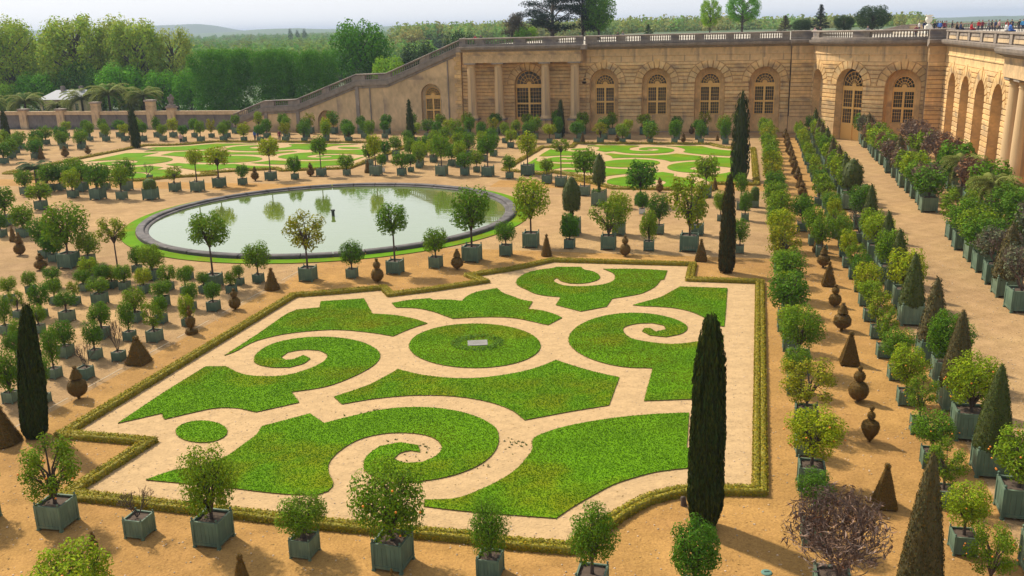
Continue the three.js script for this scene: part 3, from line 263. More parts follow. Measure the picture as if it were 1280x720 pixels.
function hedge(poly, n, size, label, h = 0.25) {
  const t = thing('box_hedge', label, 'hedge'); const p = dense(poly, 1.5);
  for (const off of [-0.12, 0.13]) { const core = hedgeRow(p, off, 0.19, h - 0.03); part('stems', core, hedgeCore, t); const f = part('foliage', coat(core, n, size, 21 + off * 100, { jitter: 0.7, wide: 0.6, lift: 1.3, tint: 0.42 }), hedgeMat, t); f.userData.kind = 'stuff'; }
}
hedge(HEDGE, 50000, 0.075, 'low double box hedge with golden tips around the large scrolled parterre');
hedge(HEDGE_BACK, 12000, 0.15, 'low clipped hedge around the parterre below the arched facade');
hedge(HEDGE_LEFT, 12000, 0.16, 'low clipped hedge around the parterre between round pool and gate wall');

// ---------- basin ----------
{
  const c = [-36.15, -76.8];
  const ring = (r0, r1, y0, y1, n = 96) => { const s = new THREE.Shape(); s.absarc(0, 0, r1, 0, Math.PI * 2); const hl = new THREE.Path(); hl.absarc(0, 0, r0, 0, Math.PI * 2, true); s.holes.push(hl); const g = new THREE.ExtrudeGeometry(s, { depth: y1 - y0, bevelEnabled: false, curveSegments: n }); g.rotateX(-Math.PI / 2); g.translate(c[0], y0, c[1]); uvMetres(g, 0.12); return g; };
  struct('lawn', ring(16.75, 17.95, 0.01, 0.06), [lawnMat, soilMat]);
  const t = thing('round_basin', 'large round stone basin filled with pale green water', 'pool', [c[0], 0, c[1]]);
  const dark = flat(0.075, 0.066, 0.062), top = tex(256, 256, (u, v) => { const s = 0.55 + 0.7 * (fbm(u * 6, v * 6, 5, 6) - 0.5) + 0.2 * (hash((u * 256) | 0, (v * 256) | 0) - 0.5); return [s, s * 0.95, s * 0.92]; });
  const rim = new THREE.MeshStandardMaterial({ color: C(0.19, 0.17, 0.165), map: top, roughness: 0.85 });
  for (let k = 0; k < 44; k++) { // kerb stones
    const a0 = k / 44 * Math.PI * 2 + 0.002, a1 = (k + 1) / 44 * Math.PI * 2 - 0.002, pos = [], idx = [], prof = [[16.7, 0], [16.7, 0.28], [16.62, 0.34], [16.1, 0.34], [16.03, 0.28], [16.03, 0.17], [15.75, 0.17], [15.68, 0.11], [15.68, -0.5]], n = prof.length, m = 4, rr = rand(k), dy = (rr() - 0.5) * 0.015;
    for (let i = 0; i <= m; i++) { const a = a0 + (a1 - a0) * i / m; for (const [r, y] of prof) pos.push(Math.cos(a) * r, y + dy, Math.sin(a) * r); }
    for (let i = 0; i < m; i++) for (let j = 0; j < n - 1; j++) { const p = i * n + j; idx.push(p, p + 1, p + n, p + 1, p + n + 1, p + n); }
    const g = geoFrom(pos, idx).toNonIndexed(); g.computeVertexNormals(); uvMetres(g, 0.3); part('kerb_stone', g, rim, t);
  }
  const inner = new THREE.CylinderGeometry(15.7, 15.7, 0.9, 96, 1, true); inner.translate(0, -0.55, 0); part('basin_wall', inner, new THREE.MeshStandardMaterial({ color: C(0.17, 0.15, 0.135), roughness: 0.8, side: THREE.DoubleSide }), t);
  const wv = tex(256, 256, (u, v) => { const s = fbm(u * 5, v * 22, 4, 0) * 0.5 + 0.25; return [s, s, s]; });
  const w = new THREE.CircleGeometry(15.69, 96); w.rotateX(-Math.PI / 2); { const p = w.attributes.position, uv = []; for (let i = 0; i < p.count; i++) uv.push(p.getX(i) / 8, p.getZ(i) / 8); w.setAttribute('uv', new THREE.Float32BufferAttribute(uv, 2)); }
  w.translate(0, 0.06, 0); part('water', w, new THREE.MeshPhysicalMaterial({ color: C(0.15, 0.21, 0.035), roughness: 0.03, ior: 1.8, clearcoat: 0.8, clearcoatRoughness: 0.02, bumpMap: wv, bumpScale: 0.012 }), t);
  solo('fountain_pipe', (() => { const g = merge([latheG([[0.14, -0.2], [0.14, 0.5], [0.2, 0.5], [0.2, 0.62], [0.1, 0.62], [0, 0.6]], 10)]); g.translate(c[0] + 0.2, 0, c[1] + 0.3); return g; })(), flat(0.04, 0.04, 0.035), 'short dark fountain pipe standing in the pool water', 'pipe');
}
// ---------- stone ----------
const stoneTex = tex(512, 512, (u, v) => { const a = hash((u * 512) | 0, (v * 512) | 0), b = fbm(u * 5, v * 5, 5, 5), c = fbm(u * 24, v * 10, 4, 0), d = fbm(u * 3 + 4, v * 2, 5, 0), st = Math.max(0, Math.min(1, (d - 0.56) * 5)); const s = 0.72 + 0.5 * (b - 0.5) + 0.22 * (c - 0.5) + 0.1 * (a - 0.5); return [s * (1 - 0.35 * st), s * (0.985 - 0.33 * st), s * (0.95 - 0.22 * st)]; });
const stoneBump = tex(256, 256, (u, v) => { const s = fbm(u * 20, v * 20, 4, 20); return [s, s, s]; });
const stone = (r, g, b) => new THREE.MeshStandardMaterial({ color: C(r, g, b), map: stoneTex, bumpMap: stoneBump, bumpScale: 0.02, roughness: 0.92, side: THREE.DoubleSide });
const ST = [stone(0.97, 0.625, 0.275), stone(0.98, 0.66, 0.31), stone(0.92, 0.575, 0.245), stone(0.97, 0.61, 0.255), stone(0.88, 0.575, 0.275)], stoneBack = stone(0.66, 0.40, 0.19), stoneGrey = stone(0.42, 0.34, 0.28), stoneDark = stone(0.37, 0.305, 0.255), stonePale = stone(0.92, 0.62, 0.33), stoneBuff = stone(0.78, 0.57, 0.34);
const streakTex = tex(512, 512, (u, v) => { const a = hash((u * 512) | 0, (v * 512) | 0), b = fbm(u * 5, v * 5, 5, 5), c = fbm(u * 60, v * 4, 4, 0), d = fbm(u * 9 + 4, v * 3, 5, 0), st = Math.max(0, Math.min(1, (d - 0.5) * 4)) * (0.4 + 0.9 * c); const s = 0.74 + 0.5 * (b - 0.5) + 0.12 * (a - 0.5); return [s * (1 - 0.5 * st), s * (0.985 - 0.47 * st), s * (0.95 - 0.36 * st)]; });
const stoneStain = stone(0.90, 0.59, 0.29); stoneStain.map = streakTex;
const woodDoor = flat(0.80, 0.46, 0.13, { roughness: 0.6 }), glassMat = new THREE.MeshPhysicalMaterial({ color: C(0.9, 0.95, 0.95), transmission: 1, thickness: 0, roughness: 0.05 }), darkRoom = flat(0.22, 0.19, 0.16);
// mapped quad patch: front grid plus skirts; q(u,y,d) gives the world point
function block(q, L, Rr, y0, y1, d0, d1, nu, ny, ch = 0.035) {
  const pos = [], idx = [], uv = []; const add = (u, y, d) => { const p = q(u, y, d); pos.push(p.x, p.y, p.z); uv.push(u * 0.21, y * 0.21); return pos.length / 3 - 1; };
  const F = []; for (let j = 0; j <= ny; j++) { const yy = y0 + (y1 - y0) * j / ny, y = Math.min(y1 - ch, Math.max(y0 + ch, yy)), l = L(yy) + ch, r = Rr(yy) - ch; F.push([]); for (let i = 0; i <= nu; i++) F[j].push(add(l + (r - l) * i / nu, y, d1)); }
  for (let j = 0; j < ny; j++) for (let i = 0; i < nu; i++) idx.push(F[j][i], F[j][i + 1], F[j + 1][i + 1], F[j][i], F[j + 1][i + 1], F[j + 1][i]);
  const ringF = [], ringB = []; const put = (j, i, u, y) => { ringF.push(F[j][i]); ringB.push(add(u, y, d0)); };
  for (let i = 0; i <= nu; i++) put(0, i, L(y0) + (Rr(y0) - L(y0)) * i / nu, y0);
  for (let j = 1; j <= ny; j++) { const y = y0 + (y1 - y0) * j / ny; put(j, nu, Rr(y), y); }
  for (let i = nu - 1; i >= 0; i--) put(ny, i, L(y1) + (Rr(y1) - L(y1)) * i / nu, y1);
  for (let j = ny - 1; j > 0; j--) { const y = y0 + (y1 - y0) * j / ny; put(j, 0, L(y), y); }
  const n = ringF.length; for (let k = 0; k < n; k++) { const a = k, b = (k + 1) % n; idx.push(ringF[b], ringF[a], ringB[a], ringF[b], ringB[a], ringB[b]); }
  const g = geoFrom(pos, idx, uv).toNonIndexed(); g.computeVertexNormals(); return g;
}
function band(q, u0, u1, prof, n, name, mat, parent) { // moulding: profile [d,y] swept along u
  const pos = [], idx = [], uv = [], m = prof.length; for (let i = 0; i <= n; i++) { const u = u0 + (u1 - u0) * i / n; prof.forEach(([d, y], k) => { const p = q(u, y, d); pos.push(p.x, p.y, p.z); uv.push(u * 0.21, (y + d) * 0.21); }); }
  for (let i = 0; i < n; i++) for (let k = 0; k < m - 1; k++) { const a = i * m + k; idx.push(a, a + m, a + 1, a + 1, a + m, a + m + 1); }
  for (const e of [0, n]) for (let k = 1; k < m - 1; k++) idx.push(e * m, e * m + k, e * m + k + 1);
  const g = geoFrom(pos, idx, uv).toNonIndexed(); g.computeVertexNormals(); return part(name, g, mat, parent);
}
// arch outline helper: half width of an opening (centre c, half width r, springing ys, top = ys + r) at height y, or -1
const archHalf = (o, y, extra = 0) => { const r = o.r + extra; if (y <= o.ys) return y >= (o.sill ?? 0) - 0.001 ? o.r + (y < o.ys - 0.01 ? 0 : extra) : -1; const t = (y - o.ys) / r; return t >= 1 ? -1 : r * Math.sqrt(1 - t * t); };
const PLINTH = 2.4, COURSE = 0.548, NC = 15, TOPC = PLINTH + COURSE * NC; // 10.62
let pick = 0; const R0 = rand(77);
function rustic(parent, q, u0, u1, openings, { curve = 1.2, plinth = true } = {}) {
  const N = (w) => Math.max(1, Math.round(w / curve)); const mat = () => ST[(R0() * ST.length) | 0];
  const ring = 1.15; // voussoir length
  const gaps = (y) => { // free spans at height y
    const spans = []; let a = { f: () => u0 }; for (const o of openings) { const h = archHalf(o, y, y > o.ys ? ring : 0); if (h < 0) continue; spans.push([a.f, (yy) => { const k = archHalf(o, yy, yy > o.ys ? ring : 0); return o.c - (k < 0 ? 0.02 : k); }]); a = { f: (yy) => { const k = archHalf(o, yy, yy > o.ys ? ring : 0); return o.c + (k < 0 ? 0.02 : k); } }; } spans.push([a.f, () => u1]); return spans;
  };
  for (let k = 0; k < NC; k++) { const y0 = PLINTH + COURSE * k, y1 = y0 + COURSE; for (const [l, r] of gaps((y0 + y1) / 2)) { const w = r(y0) - l(y0); if (w < 0.12 && r(y1) - l(y1) < 0.12) continue; part('course', block(q, l, r, y0 + 0.03, y1 - 0.03, -0.03, 0.12, N(Math.max(w, 1)), y1 > 6.9 ? 4 : 1, 0.05), mat(), parent); } }
  if (plinth) for (const [l, r] of gaps(1.2)) part('plinth', block(q, l, r, 0, PLINTH - 0.01, -0.05, 0.16, N(r(1) - l(1)), 1, 0.03), ST[4], parent);
  for (const o of openings) { // voussoirs
    const nv = 11; for (let k = 0; k < nv; k++) {
      const a0 = Math.PI * (1 - k / nv) - 0.012, a1 = Math.PI * (1 - (k + 1) / nv) + 0.012, key = k === 5, pos = [], idx = [], uv = [], r1 = o.r + (key ? ring + 0.25 : ring - 0.04), d1 = key ? 0.16 : 0.12, add = (r, a, d) => { const u = o.c + Math.cos(a) * r, y = o.ys + Math.sin(a) * r, p = q(u, y, d); pos.push(p.x, p.y, p.z); uv.push(u * 0.21, y * 0.21); return pos.length / 3 - 1; };
      const A = [add(o.r, a0, 0), add(o.r, a1, 0), add(r1, a1, 0), add(r1, a0, 0)], e = 0.03, f = 0.02, B = [add(o.r + e, a0 - f, d1), add(o.r + e, a1 + f, d1), add(r1 - e, a1 + f * 0.6, d1), add(r1 - e, a0 - f * 0.6, d1)];
      idx.push(B[0], B[1], B[2], B[0], B[2], B[3]); for (let i = 0; i < 4; i++) { const j = (i + 1) % 4; idx.push(A[i], A[j], B[j], A[i], B[j], B[i]); }
      const g = geoFrom(pos, idx, uv).toNonIndexed(); g.computeVertexNormals(); part('voussoir', g, mat(), parent);
    }
  }
  // backing wall behind the joints, cut round the openings
  const P = [], I = [], U = []; const add = (u, y, d) => { const p = q(u, y, d); P.push(p.x, p.y, p.z); U.push(u * 0.21, y * 0.21); return P.length / 3 - 1; };
  const strip = (la, ra, lb, rb, ya, yb) => { const n = N(ra - la); for (let i = 0; i < n; i++) { const s = i / n, t = (i + 1) / n; const a = add(la + (ra - la) * s, ya, 0), b = add(la + (ra - la) * t, ya, 0), c = add(lb + (rb - lb) * t, yb, 0), d = add(lb + (rb - lb) * s, yb, 0); I.push(a, b, c, a, c, d); } };
  const ys = [0]; for (const o of openings) for (let k = 0; k <= 12; k++) ys.push(o.sill && k === 0 ? o.sill : 0, o.ys + o.r * Math.sin(k / 12 * Math.PI / 2)); ys.push(12.9); const Y = [...new Set(ys.map((y) => Math.round(y * 1000) / 1000))].sort((a, b) => a - b);
  for (let k = 0; k < Y.length - 1; k++) { const ya = Y[k], yb = Y[k + 1], ym = (ya + yb) / 2; let la = u0, lb = u0; for (const o of openings) { if (archHalf(o, ym) < 0) continue; const ha = Math.max(0, archHalf(o, ya)), hb = Math.max(0, archHalf(o, yb)); strip(la, o.c - ha, lb, o.c - hb, ya, yb); la = o.c + ha; lb = o.c + hb; } strip(la, u1, lb, u1, ya, yb); }
  part('wall', geoFrom(P, I, U), stoneBack, parent);
}
// stone reveal of an arched recess: tunnel of depth, and the points of its outline
function outline(o, n = 16) { const p = [[o.c - o.r, o.sill ?? 0], [o.c - o.r, o.ys]]; for (let k = 1; k < n; k++) { const a = Math.PI * (1 - k / n); p.push([o.c + Math.cos(a) * o.r, o.ys + Math.sin(a) * o.r]); } p.push([o.c + o.r, o.ys], [o.c + o.r, o.sill ?? 0]); return p; }
function reveal(parent, q, o, dA, dB, mat, name = 'reveal') { const p = outline(o), pos = [], idx = [], uv = []; let s = 0; p.forEach(([u, y], i) => { if (i) s += Math.hypot(u - p[i - 1][0], y - p[i - 1][1]); for (const d of [dA, dB]) { const v = q(u, y, d); pos.push(v.x, v.y, v.z); uv.push(s * 0.21, d * 0.21); } }); for (let i = 0; i < p.length - 1; i++) idx.push(i * 2, i * 2 + 1, i * 2 + 2, i * 2 + 2, i * 2 + 1, i * 2 + 3); const g = geoFrom(pos, idx, uv).toNonIndexed(); g.computeVertexNormals(); return part(name, g, mat, parent); }
function sheetAround(parent, q, o, inner, d, mat, name = 'niche_back') { // flat wall filling the arch o, with the arch 'inner' cut out
  const s = new THREE.Shape(outline(o).map(([u, y]) => new THREE.Vector2(u, y))); if (inner) { const h = new THREE.Path(outline({ ...inner, sill: Math.max(inner.sill ?? 0, (o.sill ?? 0) + 0.02) }).reverse().map(([u, y]) => new THREE.Vector2(u, y))); s.holes.push(h); }
  const g = new THREE.ShapeGeometry(s), p = g.attributes.position, uv = []; for (let i = 0; i < p.count; i++) { uv.push(p.getX(i) * 0.21, p.getY(i) * 0.21); const v = q(p.getX(i), p.getY(i), d); p.setXYZ(i, v.x, v.y, v.z); } g.setAttribute('uv', new THREE.Float32BufferAttribute(uv, 2)); g.computeVertexNormals(); return part(name, g, mat, parent);
}
const bar = (q, u0, u1, y0, y1, d0, d1) => { const P = [], I = []; for (const d of [d0, d1]) for (const [u, y] of [[u0, y0], [u1, y0], [u1, y1], [u0, y1]]) { const p = q(u, y, d); P.push(p.x, p.y, p.z); } for (const f of [[4, 5, 6, 7], [0, 3, 2, 1], [0, 1, 5, 4], [1, 2, 6, 5], [2, 3, 7, 6], [3, 0, 4, 7]]) I.push(f[0], f[1], f[2], f[0], f[2], f[3]); const g = geoFrom(P, I).toNonIndexed(); g.computeVertexNormals(); return g; };
// glazed opening: frame, two leaves of small panes, fanlight
function glazing(parent, q, o, d, { door = false } = {}) {
  const w = o.r, sill = o.sill ?? 0, fr = [], bars = []; const kick = door ? 2.3 : 0.12, win = new THREE.Group(); win.name = door ? 'door' : 'window'; parent.add(win);
  const y0 = sill + kick, y1 = o.ys - 0.55, ym = y0 + (y1 - y0) * 0.46;
  fr.push(bar(q, o.c - w, o.c - w + 0.16, sill, o.ys, d, d + 0.14), bar(q, o.c + w - 0.16, o.c + w, sill, o.ys, d, d + 0.14), bar(q, o.c - 0.16, o.c + 0.16, sill, o.ys - 0.5, d, d + 0.15), bar(q, o.c - w, o.c + w, o.ys - 0.6, o.ys, d, d + 0.16), bar(q, o.c - w + 0.1, o.c + w - 0.1, ym - 0.13, ym + 0.13, d + 0.001, d + 0.139), bar(q, o.c - w + 0.1, o.c + w - 0.1, sill, y0, d + 0.002, d + 0.137));
  for (const s of [-1, 1]) { const a = o.c + s * 0.16, b = o.c + s * (w - 0.16), l = Math.min(a, b), r = Math.max(a, b); for (let k = 1; k < 4; k++) { const u = l + (r - l) * k / 4; bars.push(bar(q, u - 0.022, u + 0.022, y0, y1, d + 0.03, d + 0.08)); } for (const [ya, yb] of [[y0, ym - 0.13], [ym + 0.13, y1]]) for (let k = 1; k < 4; k++) { const y = ya + (yb - ya) * k / 4; bars.push(bar(q, l, r, y - 0.022, y + 0.022, d + 0.035, d + 0.075)); } }
  // fan bars and rings
  for (let k = 1; k < 8; k++) { const a = Math.PI * k / 8, P = [], I = []; for (const dd of [d + 0.03, d + 0.08]) for (const [rr, s] of [[0.3, -1], [w - 0.05, -1], [w - 0.05, 1], [0.3, 1]]) { const v = q(o.c + Math.cos(a) * rr - Math.sin(a) * 0.035 * s, o.ys + Math.sin(a) * rr + Math.cos(a) * 0.035 * s, dd); P.push(v.x, v.y, v.z); } for (const f of [[4, 5, 6, 7], [0, 1, 5, 4], [2, 3, 7, 6]]) I.push(f[0], f[1], f[2], f[0], f[2], f[3]); bars.push(geoFrom(P, I).toNonIndexed()); }
  for (const rr of [0.42, 0.68, w / o.r * 0.9 * 1].map((f, i) => i < 2 ? f * w : 0.96 * w)) { const wd = rr > 0.9 * w ? 0.09 : 0.035; const P = [], I = []; for (let k = 0; k <= 16; k++) { const a = Math.PI * k / 16; for (const r of [rr - wd, rr + wd * (rr > 0.9 * w ? 0.4 : 1)]) { const v = q(o.c + Math.cos(a) * r, o.ys + Math.sin(a) * r, d + 0.085); P.push(v.x, v.y, v.z); } } for (let k = 0; k < 16; k++) I.push(k * 2, k * 2 + 1, k * 2 + 2, k * 2 + 2, k * 2 + 1, k * 2 + 3); bars.push(geoFrom(P, I).toNonIndexed()); }
  { const P = [], I = []; for (let k = 0; k <= 8; k++) { const a = Math.PI * k / 8; const v = q(o.c + Math.cos(a) * 0.36, o.ys + Math.sin(a) * 0.36, d + 0.09); P.push(v.x, v.y, v.z); } const c = q(o.c, o.ys, d + 0.09); P.push(c.x, c.y, c.z); for (let k = 0; k < 8; k++) I.push(9, k, k + 1); fr.push(geoFrom(P, I).toNonIndexed()); }
  const fm = woodDoor.clone(); fm.side = THREE.DoubleSide;
  part('frame', merge(fr), fm, win); const b = part('glazing_bar', merge(bars), fm, win); b.userData.kind = 'stuff';
  sheetAround(win, q, { ...o, sill: sill + 0.02 }, null, d + 0.02, glassMat, 'glass');
  // dim room behind the glass
}
// ---- balusters ----
const balusterG = (() => { const g = latheG([[0.11, 0], [0.11, 0.06], [0.06, 0.1], [0.12, 0.3], [0.1, 0.42], [0.055, 0.6], [0.075, 0.66], [0.1, 0.7]], 7).toNonIndexed(); g.deleteAttribute('uv'); return g; })();
const balMat = stone(0.62, 0.52, 0.42);
function balustrade(parent, q, u0, u1, yb, bays, slope = () => 0, matW = stoneDark) { // bays: list of [u0,u1] with balusters; the rest is solid
  const n = Math.max(1, Math.round((u1 - u0) / 1.6)); const Q = (u, y, d) => q(u, y + slope(u), d);
  band(Q, u0, u1, [[-0.45, yb], [0.42, yb], [0.42, yb + 0.24], [0.32, yb + 0.3], [-0.35, yb + 0.3], [-0.45, yb + 0.2], [-0.45, yb]], n, 'base_rail', stoneDark, parent);
  band(Q, u0, u1, [[-0.34, yb + 1.0], [0.34, yb + 1.0], [0.4, yb + 1.08], [0.4, yb + 1.2], [0.3, yb + 1.25], [-0.32, yb + 1.25], [-0.4, yb + 1.2], [-0.34, yb + 1.0]], n, 'coping', stoneGrey, parent);
  let a = u0; const solid = (s, e) => { if (e - s > 0.05) { const m = Math.max(1, Math.round((e - s) / 1.5)); band(Q, s, e, [[-0.3, yb + 0.3], [0.32, yb + 0.3], [0.32, yb + 1.0], [-0.3, yb + 1.0], [-0.3, yb + 0.3]], m, 'pier', matW, parent); } };
  for (const [s, e] of bays) { solid(a, s); a = e; const gs = [], k = Math.round((e - s) / 0.36); for (let i = 0; i < k; i++) { const p = Q(s + (i + 0.5) * (e - s) / k, yb + 0.3, 0); const g = balusterG.clone(); g.translate(p.x, p.y, p.z); gs.push(g); } if (gs.length) { const b = part('balusters', merge(gs), balMat, parent); b.userData.kind = 'stuff'; } }
  solid(a, u1);
}
// column on a pedestal
function column(parent, x, z, yb = 2.3, yt = 10.9) {
  const col = new THREE.Group(); col.name = 'column'; col.position.set(x, 0, z); parent.add(col); const H = yt - yb;
  part('pedestal', boxG(-0.95, 0.95, 0, yb - 0.25, -0.95, 0.95), ST[4], col); part('pedestal_cap', boxG(-1.05, 1.05, yb - 0.249, yb, -1.05, 1.05), stoneGrey, col);
  const sh = latheG([[0.92, 0], [0.92, 0.18], [0.8, 0.3], [0.84, 0.36], [0.74, 0.46], [0.72, 0.6], [0.715, H * 0.33], [0.62, H - 0.75], [0.7, H - 0.7], [0.63, H - 0.62], [0.63, H - 0.42], [0.86, H - 0.22]], 22); sh.translate(0, yb + 0.001, 0); part('shaft', sh, stonePale, col);
  part('capital', boxG(-0.92, 0.92, yt - 0.22, yt, -0.92, 0.92), stoneGrey, col);
}
// ---------- the orangery ----------
const ZF = -146;
const qF = (u, y, d) => V(u, y, ZF + d);
const RC = 15, CC = [24, -146.3], qC = (u, y, d) => { const a = Math.PI - u / RC, r = RC + d; return V(CC[0] + Math.cos(a) * r, y, CC[1] + Math.sin(a) * r); }, LC = RC * Math.PI / 2;
const qW = (u, y, d) => V(24 - d, y, u); // side wall faces -x, u = z
{
  const O = thing('orangery', 'long sandstone orangery with arched windows, columns and a balustraded terrace', 'building', [0, 0, 0]);
  const niche = (c) => ({ c, r: 2.2, ys: 7.46 }), win = (c) => ({ c, r: 1.5, ys: 7.3, sill: 2.6 });
  const doorO = { c: -33.65, r: 2.15, ys: 7.45 };
  rustic(O, qF, -44.4, -24.4, [doorO], { curve: 4 });
  const nich = [-21.6, -13.55, -5.59, 2.4].map(niche); rustic(O, qF, -24.4, 5.9, nich, { curve: 4 });
  reveal(O, qF, doorO, 0.1, -0.9, ST[0]); glazing(O, qF, { c: -33.65, r: 2.14, ys: 7.45 }, -0.9, { door: true });
  for (const n of nich) { const w = win(n.c); reveal(O, qF, n, 0.1, -1.0, ST[0]); sheetAround(O, qF, n, w, -1.0, ST[2]); reveal(O, qF, w, -1.0, -1.35, ST[2]); glazing(O, qF, w, -1.35); }
  // left return and the end pilaster strip with quoins
  const mould = [[0.0, 10.63], [0.1, 10.63], [0.1, 11.45], [0.2, 11.5], [0.2, 11.62], [0.1, 11.68], [0.1, 12.55], [0.32, 12.7], [0.4, 12.78], [0.85, 12.9], [0.95, 13.1], [1.0, 13.35], [-0.6, 13.4], [-0.6, 12.5]];
  const frieze = mould.slice(0, 7), corn = [[0, 12.551], [0.1, 12.551], [0.32, 12.7], [0.4, 12.78], [0.85, 12.9], [0.95, 13.1], [1.0, 13.35], [-0.6, 13.4], [-0.6, 12.5], [0, 12.551]];
  const friezeC = [...frieze, [0.1, 12.55], [-0.01, 12.55]];
  band(qF, -24.3, 5.9, friezeC, 1, 'frieze', stoneStain, O); band(qF, -24.3, 5.85, corn, 1, 'cornice', stoneGrey, O);
  // portico: entablature carried by four columns
  for (const x of [-42.4, -38.0, -30.5, -25.9]) column(O, x, ZF + 1.55);
  part('architrave', boxG(-43.45, -24.85, 10.9, 12.55, ZF + 0.05, ZF + 2.45), stonePale, O); band((u, y, d) => V(u, y, ZF + 2.35 + d), -43.6, -24.7, corn, 1, 'cornice', stoneGrey, O);
  part('roof_slab', boxG(-43.5, -24.8, 12.56, 13.32, ZF + 0.0, ZF + 2.6), stoneGrey, O);
  for (const s of [-43.55, -24.75]) part('cornice_return', boxG(s - (s < -30 ? 0.7 : 0), s + (s < -30 ? 0 : 0.7), 12.7, 13.345, ZF + 0.1, ZF + 3.1), stoneGrey, O);
  for (let k = 0; k < 18; k++) for (const [x0, x1] of [[-45.6, -44.45]]) part('quoin', boxG(x0 + (k % 2) * 0.35, x1, 0.3 + k * 0.68, 0.94 + k * 0.68, ZF - 0.4, ZF + 0.35), ST[k % 4], O);
  // pilaster between facade and rounded corner
  const pil = (parent, q, u0, u1, d) => { part('wall', bar(q, u0 + 0.04, u1 - 0.04, 0, 12.6, -0.2, d + 0.03), stoneBack, parent); for (let k = 0; k < NC; k++) part('course', block((u, y, dd) => q(u, y, dd + d), () => u0, () => u1, PLINTH + COURSE * k + 0.014, PLINTH + COURSE * (k + 1) - 0.014, 0, 0.11, 1, 1, 0.05), ST[(R0() * 5) | 0], parent); part('plinth', block((u, y, dd) => q(u, y, dd + d), () => u0 - 0.06, () => u1 + 0.06, 0, PLINTH - 0.01, -d, 0.16, 1, 1), ST[4], parent); band((u, y, dd) => q(u, y, dd + d), u0, u1, [[-d, 10.63], ...friezeC.slice(1, -1), [-d, 12.55]], 1, 'frieze', stoneStain, parent); band((u, y, dd) => q(u, y, dd + d), u0 - 0.2, u1 + 0.2, corn.map(([a, b]) => [a, b + 0.012]), 1, 'cornice', stoneGrey, parent); };
  pil(O, qF, 6.0, 9.0, 0.9);
  // rounded corner
  const cn = [{ c: 4.3, r: 1.9, ys: 7.46 }, { c: 11.6, r: 2.2, ys: 7.46 }, { c: 19.0, r: 2.2, ys: 7.46 }];
  rustic(O, qC, 0.2, LC - 0.2, cn, { curve: 0.8 });
  band(qC, 0.1, LC - 0.1, friezeC, 24, 'frieze', stoneStain, O); band(qC, 0.1, LC - 0.1, corn, 24, 'cornice', stoneGrey, O);
  reveal(O, qC, cn[1], 0.1, -1.1, ST[1]); glazing(O, qC, { c: 11.6, r: 2.04, ys: 7.3 }, -1.1, { door: true }); reveal(O, qC, cn[2], 0.1, -1.0, ST[0]); { const w = win(19.0); sheetAround(O, qC, cn[2], w, -1.0, ST[2]); reveal(O, qC, w, -1.0, -1.35, ST[2]); glazing(O, qC, w, -1.35); }
  const blind = (q, o) => { reveal(O, q, o, 0.1, -1.0, ST[0]); sheetAround(O, q, o, null, -1.04, stoneBack); for (let k = 0; k < 18; k++) { const y0 = 0.2 + COURSE * k + 0.014, y1 = y0 + COURSE - 0.028, h = (y) => Math.max(0.04, archHalf(o, Math.min(y, o.ys + o.r - 0.02)) - 0.02); if (y1 > o.ys + o.r) continue; part('course', block(q, (y) => o.c - h(y), (y) => o.c + h(y), y0, y1, -1.02, -0.95, 3, 3, 0.03), ST[(R0() * 5) | 0], O); } };
  blind(qC, cn[0]);
  // right pilaster, side wall with blind niches
  pil(O, (u, y, d) => V(u, y, -130.6 + d), 21.9, 24.6, 0.9);
  const sn = [-124.4, -117.0, -109.6, -102.2, -74, -67].map((c) => ({ c, r: 2.15, ys: 7.4 })); const side = (a, b) => sn.filter((o) => o.c > a && o.c < b);
  rustic(O, qW, -129.6, -97.4, side(-129, -97), { curve: 4 }); rustic(O, qW, -97.4, -78.2, [], { curve: 4 }); rustic(O, qW, -78.2, -64, side(-78, -64), { curve: 4 });
  for (const o of sn) blind(qW, o);
  band(qW, -129.6, -64, friezeC, 1, 'frieze', ST[1], O); band(qW, -129.5, -64, corn, 1, 'cornice', stoneGrey, O);
  for (const z of [-90.3, -87.1, -80.5]) column(O, 22.6, z); part('architrave', boxG(21.6, 23.95, 10.9, 12.55, -91.4, -79.4), stonePale, O); band((u, y, d) => V(21.7 - d, y, u), -91.6, -79.2, corn, 1, 'cornice', stoneGrey, O);
  part('roof_slab', boxG(21.6, 24.2, 12.56, 13.32, -91.5, -79.3), stoneGrey, O);
  // closing walls and floor so that the rooms behind the glass are dark
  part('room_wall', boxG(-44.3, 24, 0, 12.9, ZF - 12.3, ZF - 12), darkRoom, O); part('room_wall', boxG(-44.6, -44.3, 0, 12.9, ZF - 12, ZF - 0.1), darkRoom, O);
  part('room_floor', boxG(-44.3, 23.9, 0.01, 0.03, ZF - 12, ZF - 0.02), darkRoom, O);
  // parapets
  const bays = []; for (let x = -22.6; x < 4; x += 8) bays.push([x, x + 3.1], [x + 4.3, x + 6.6].map((v) => Math.min(v, 5.0)));
  balustrade(O, (u, y, d) => V(u, y, ZF + 0.35 + d), -24.4, 5.6, 13.4, bays.filter(([a, b]) => b - a > 0.5));
  balustrade(O, (u, y, d) => V(u, y, ZF + 2.0 + d), -44, -24.5, 13.42, [[-43, -41.4], [-40, -35.2], [-33.4, -30.6], [-28.4, -25.6]]);
  balustrade(O, (u, y, d) => V(u, y, ZF + 0.9 + d), 5.7, 9.3, 13.44, []);
  balustrade(O, (u, y, d) => qC(u, y, d + 0.2), 0.3, LC - 0.4, 13.4, [[1.2, 2.4], [5, 12], [14.4, 21.4]]);
  balustrade(O, (u, y, d) => V(u, y, -130.0 + d), 21.8, 24.9, 13.43, []);
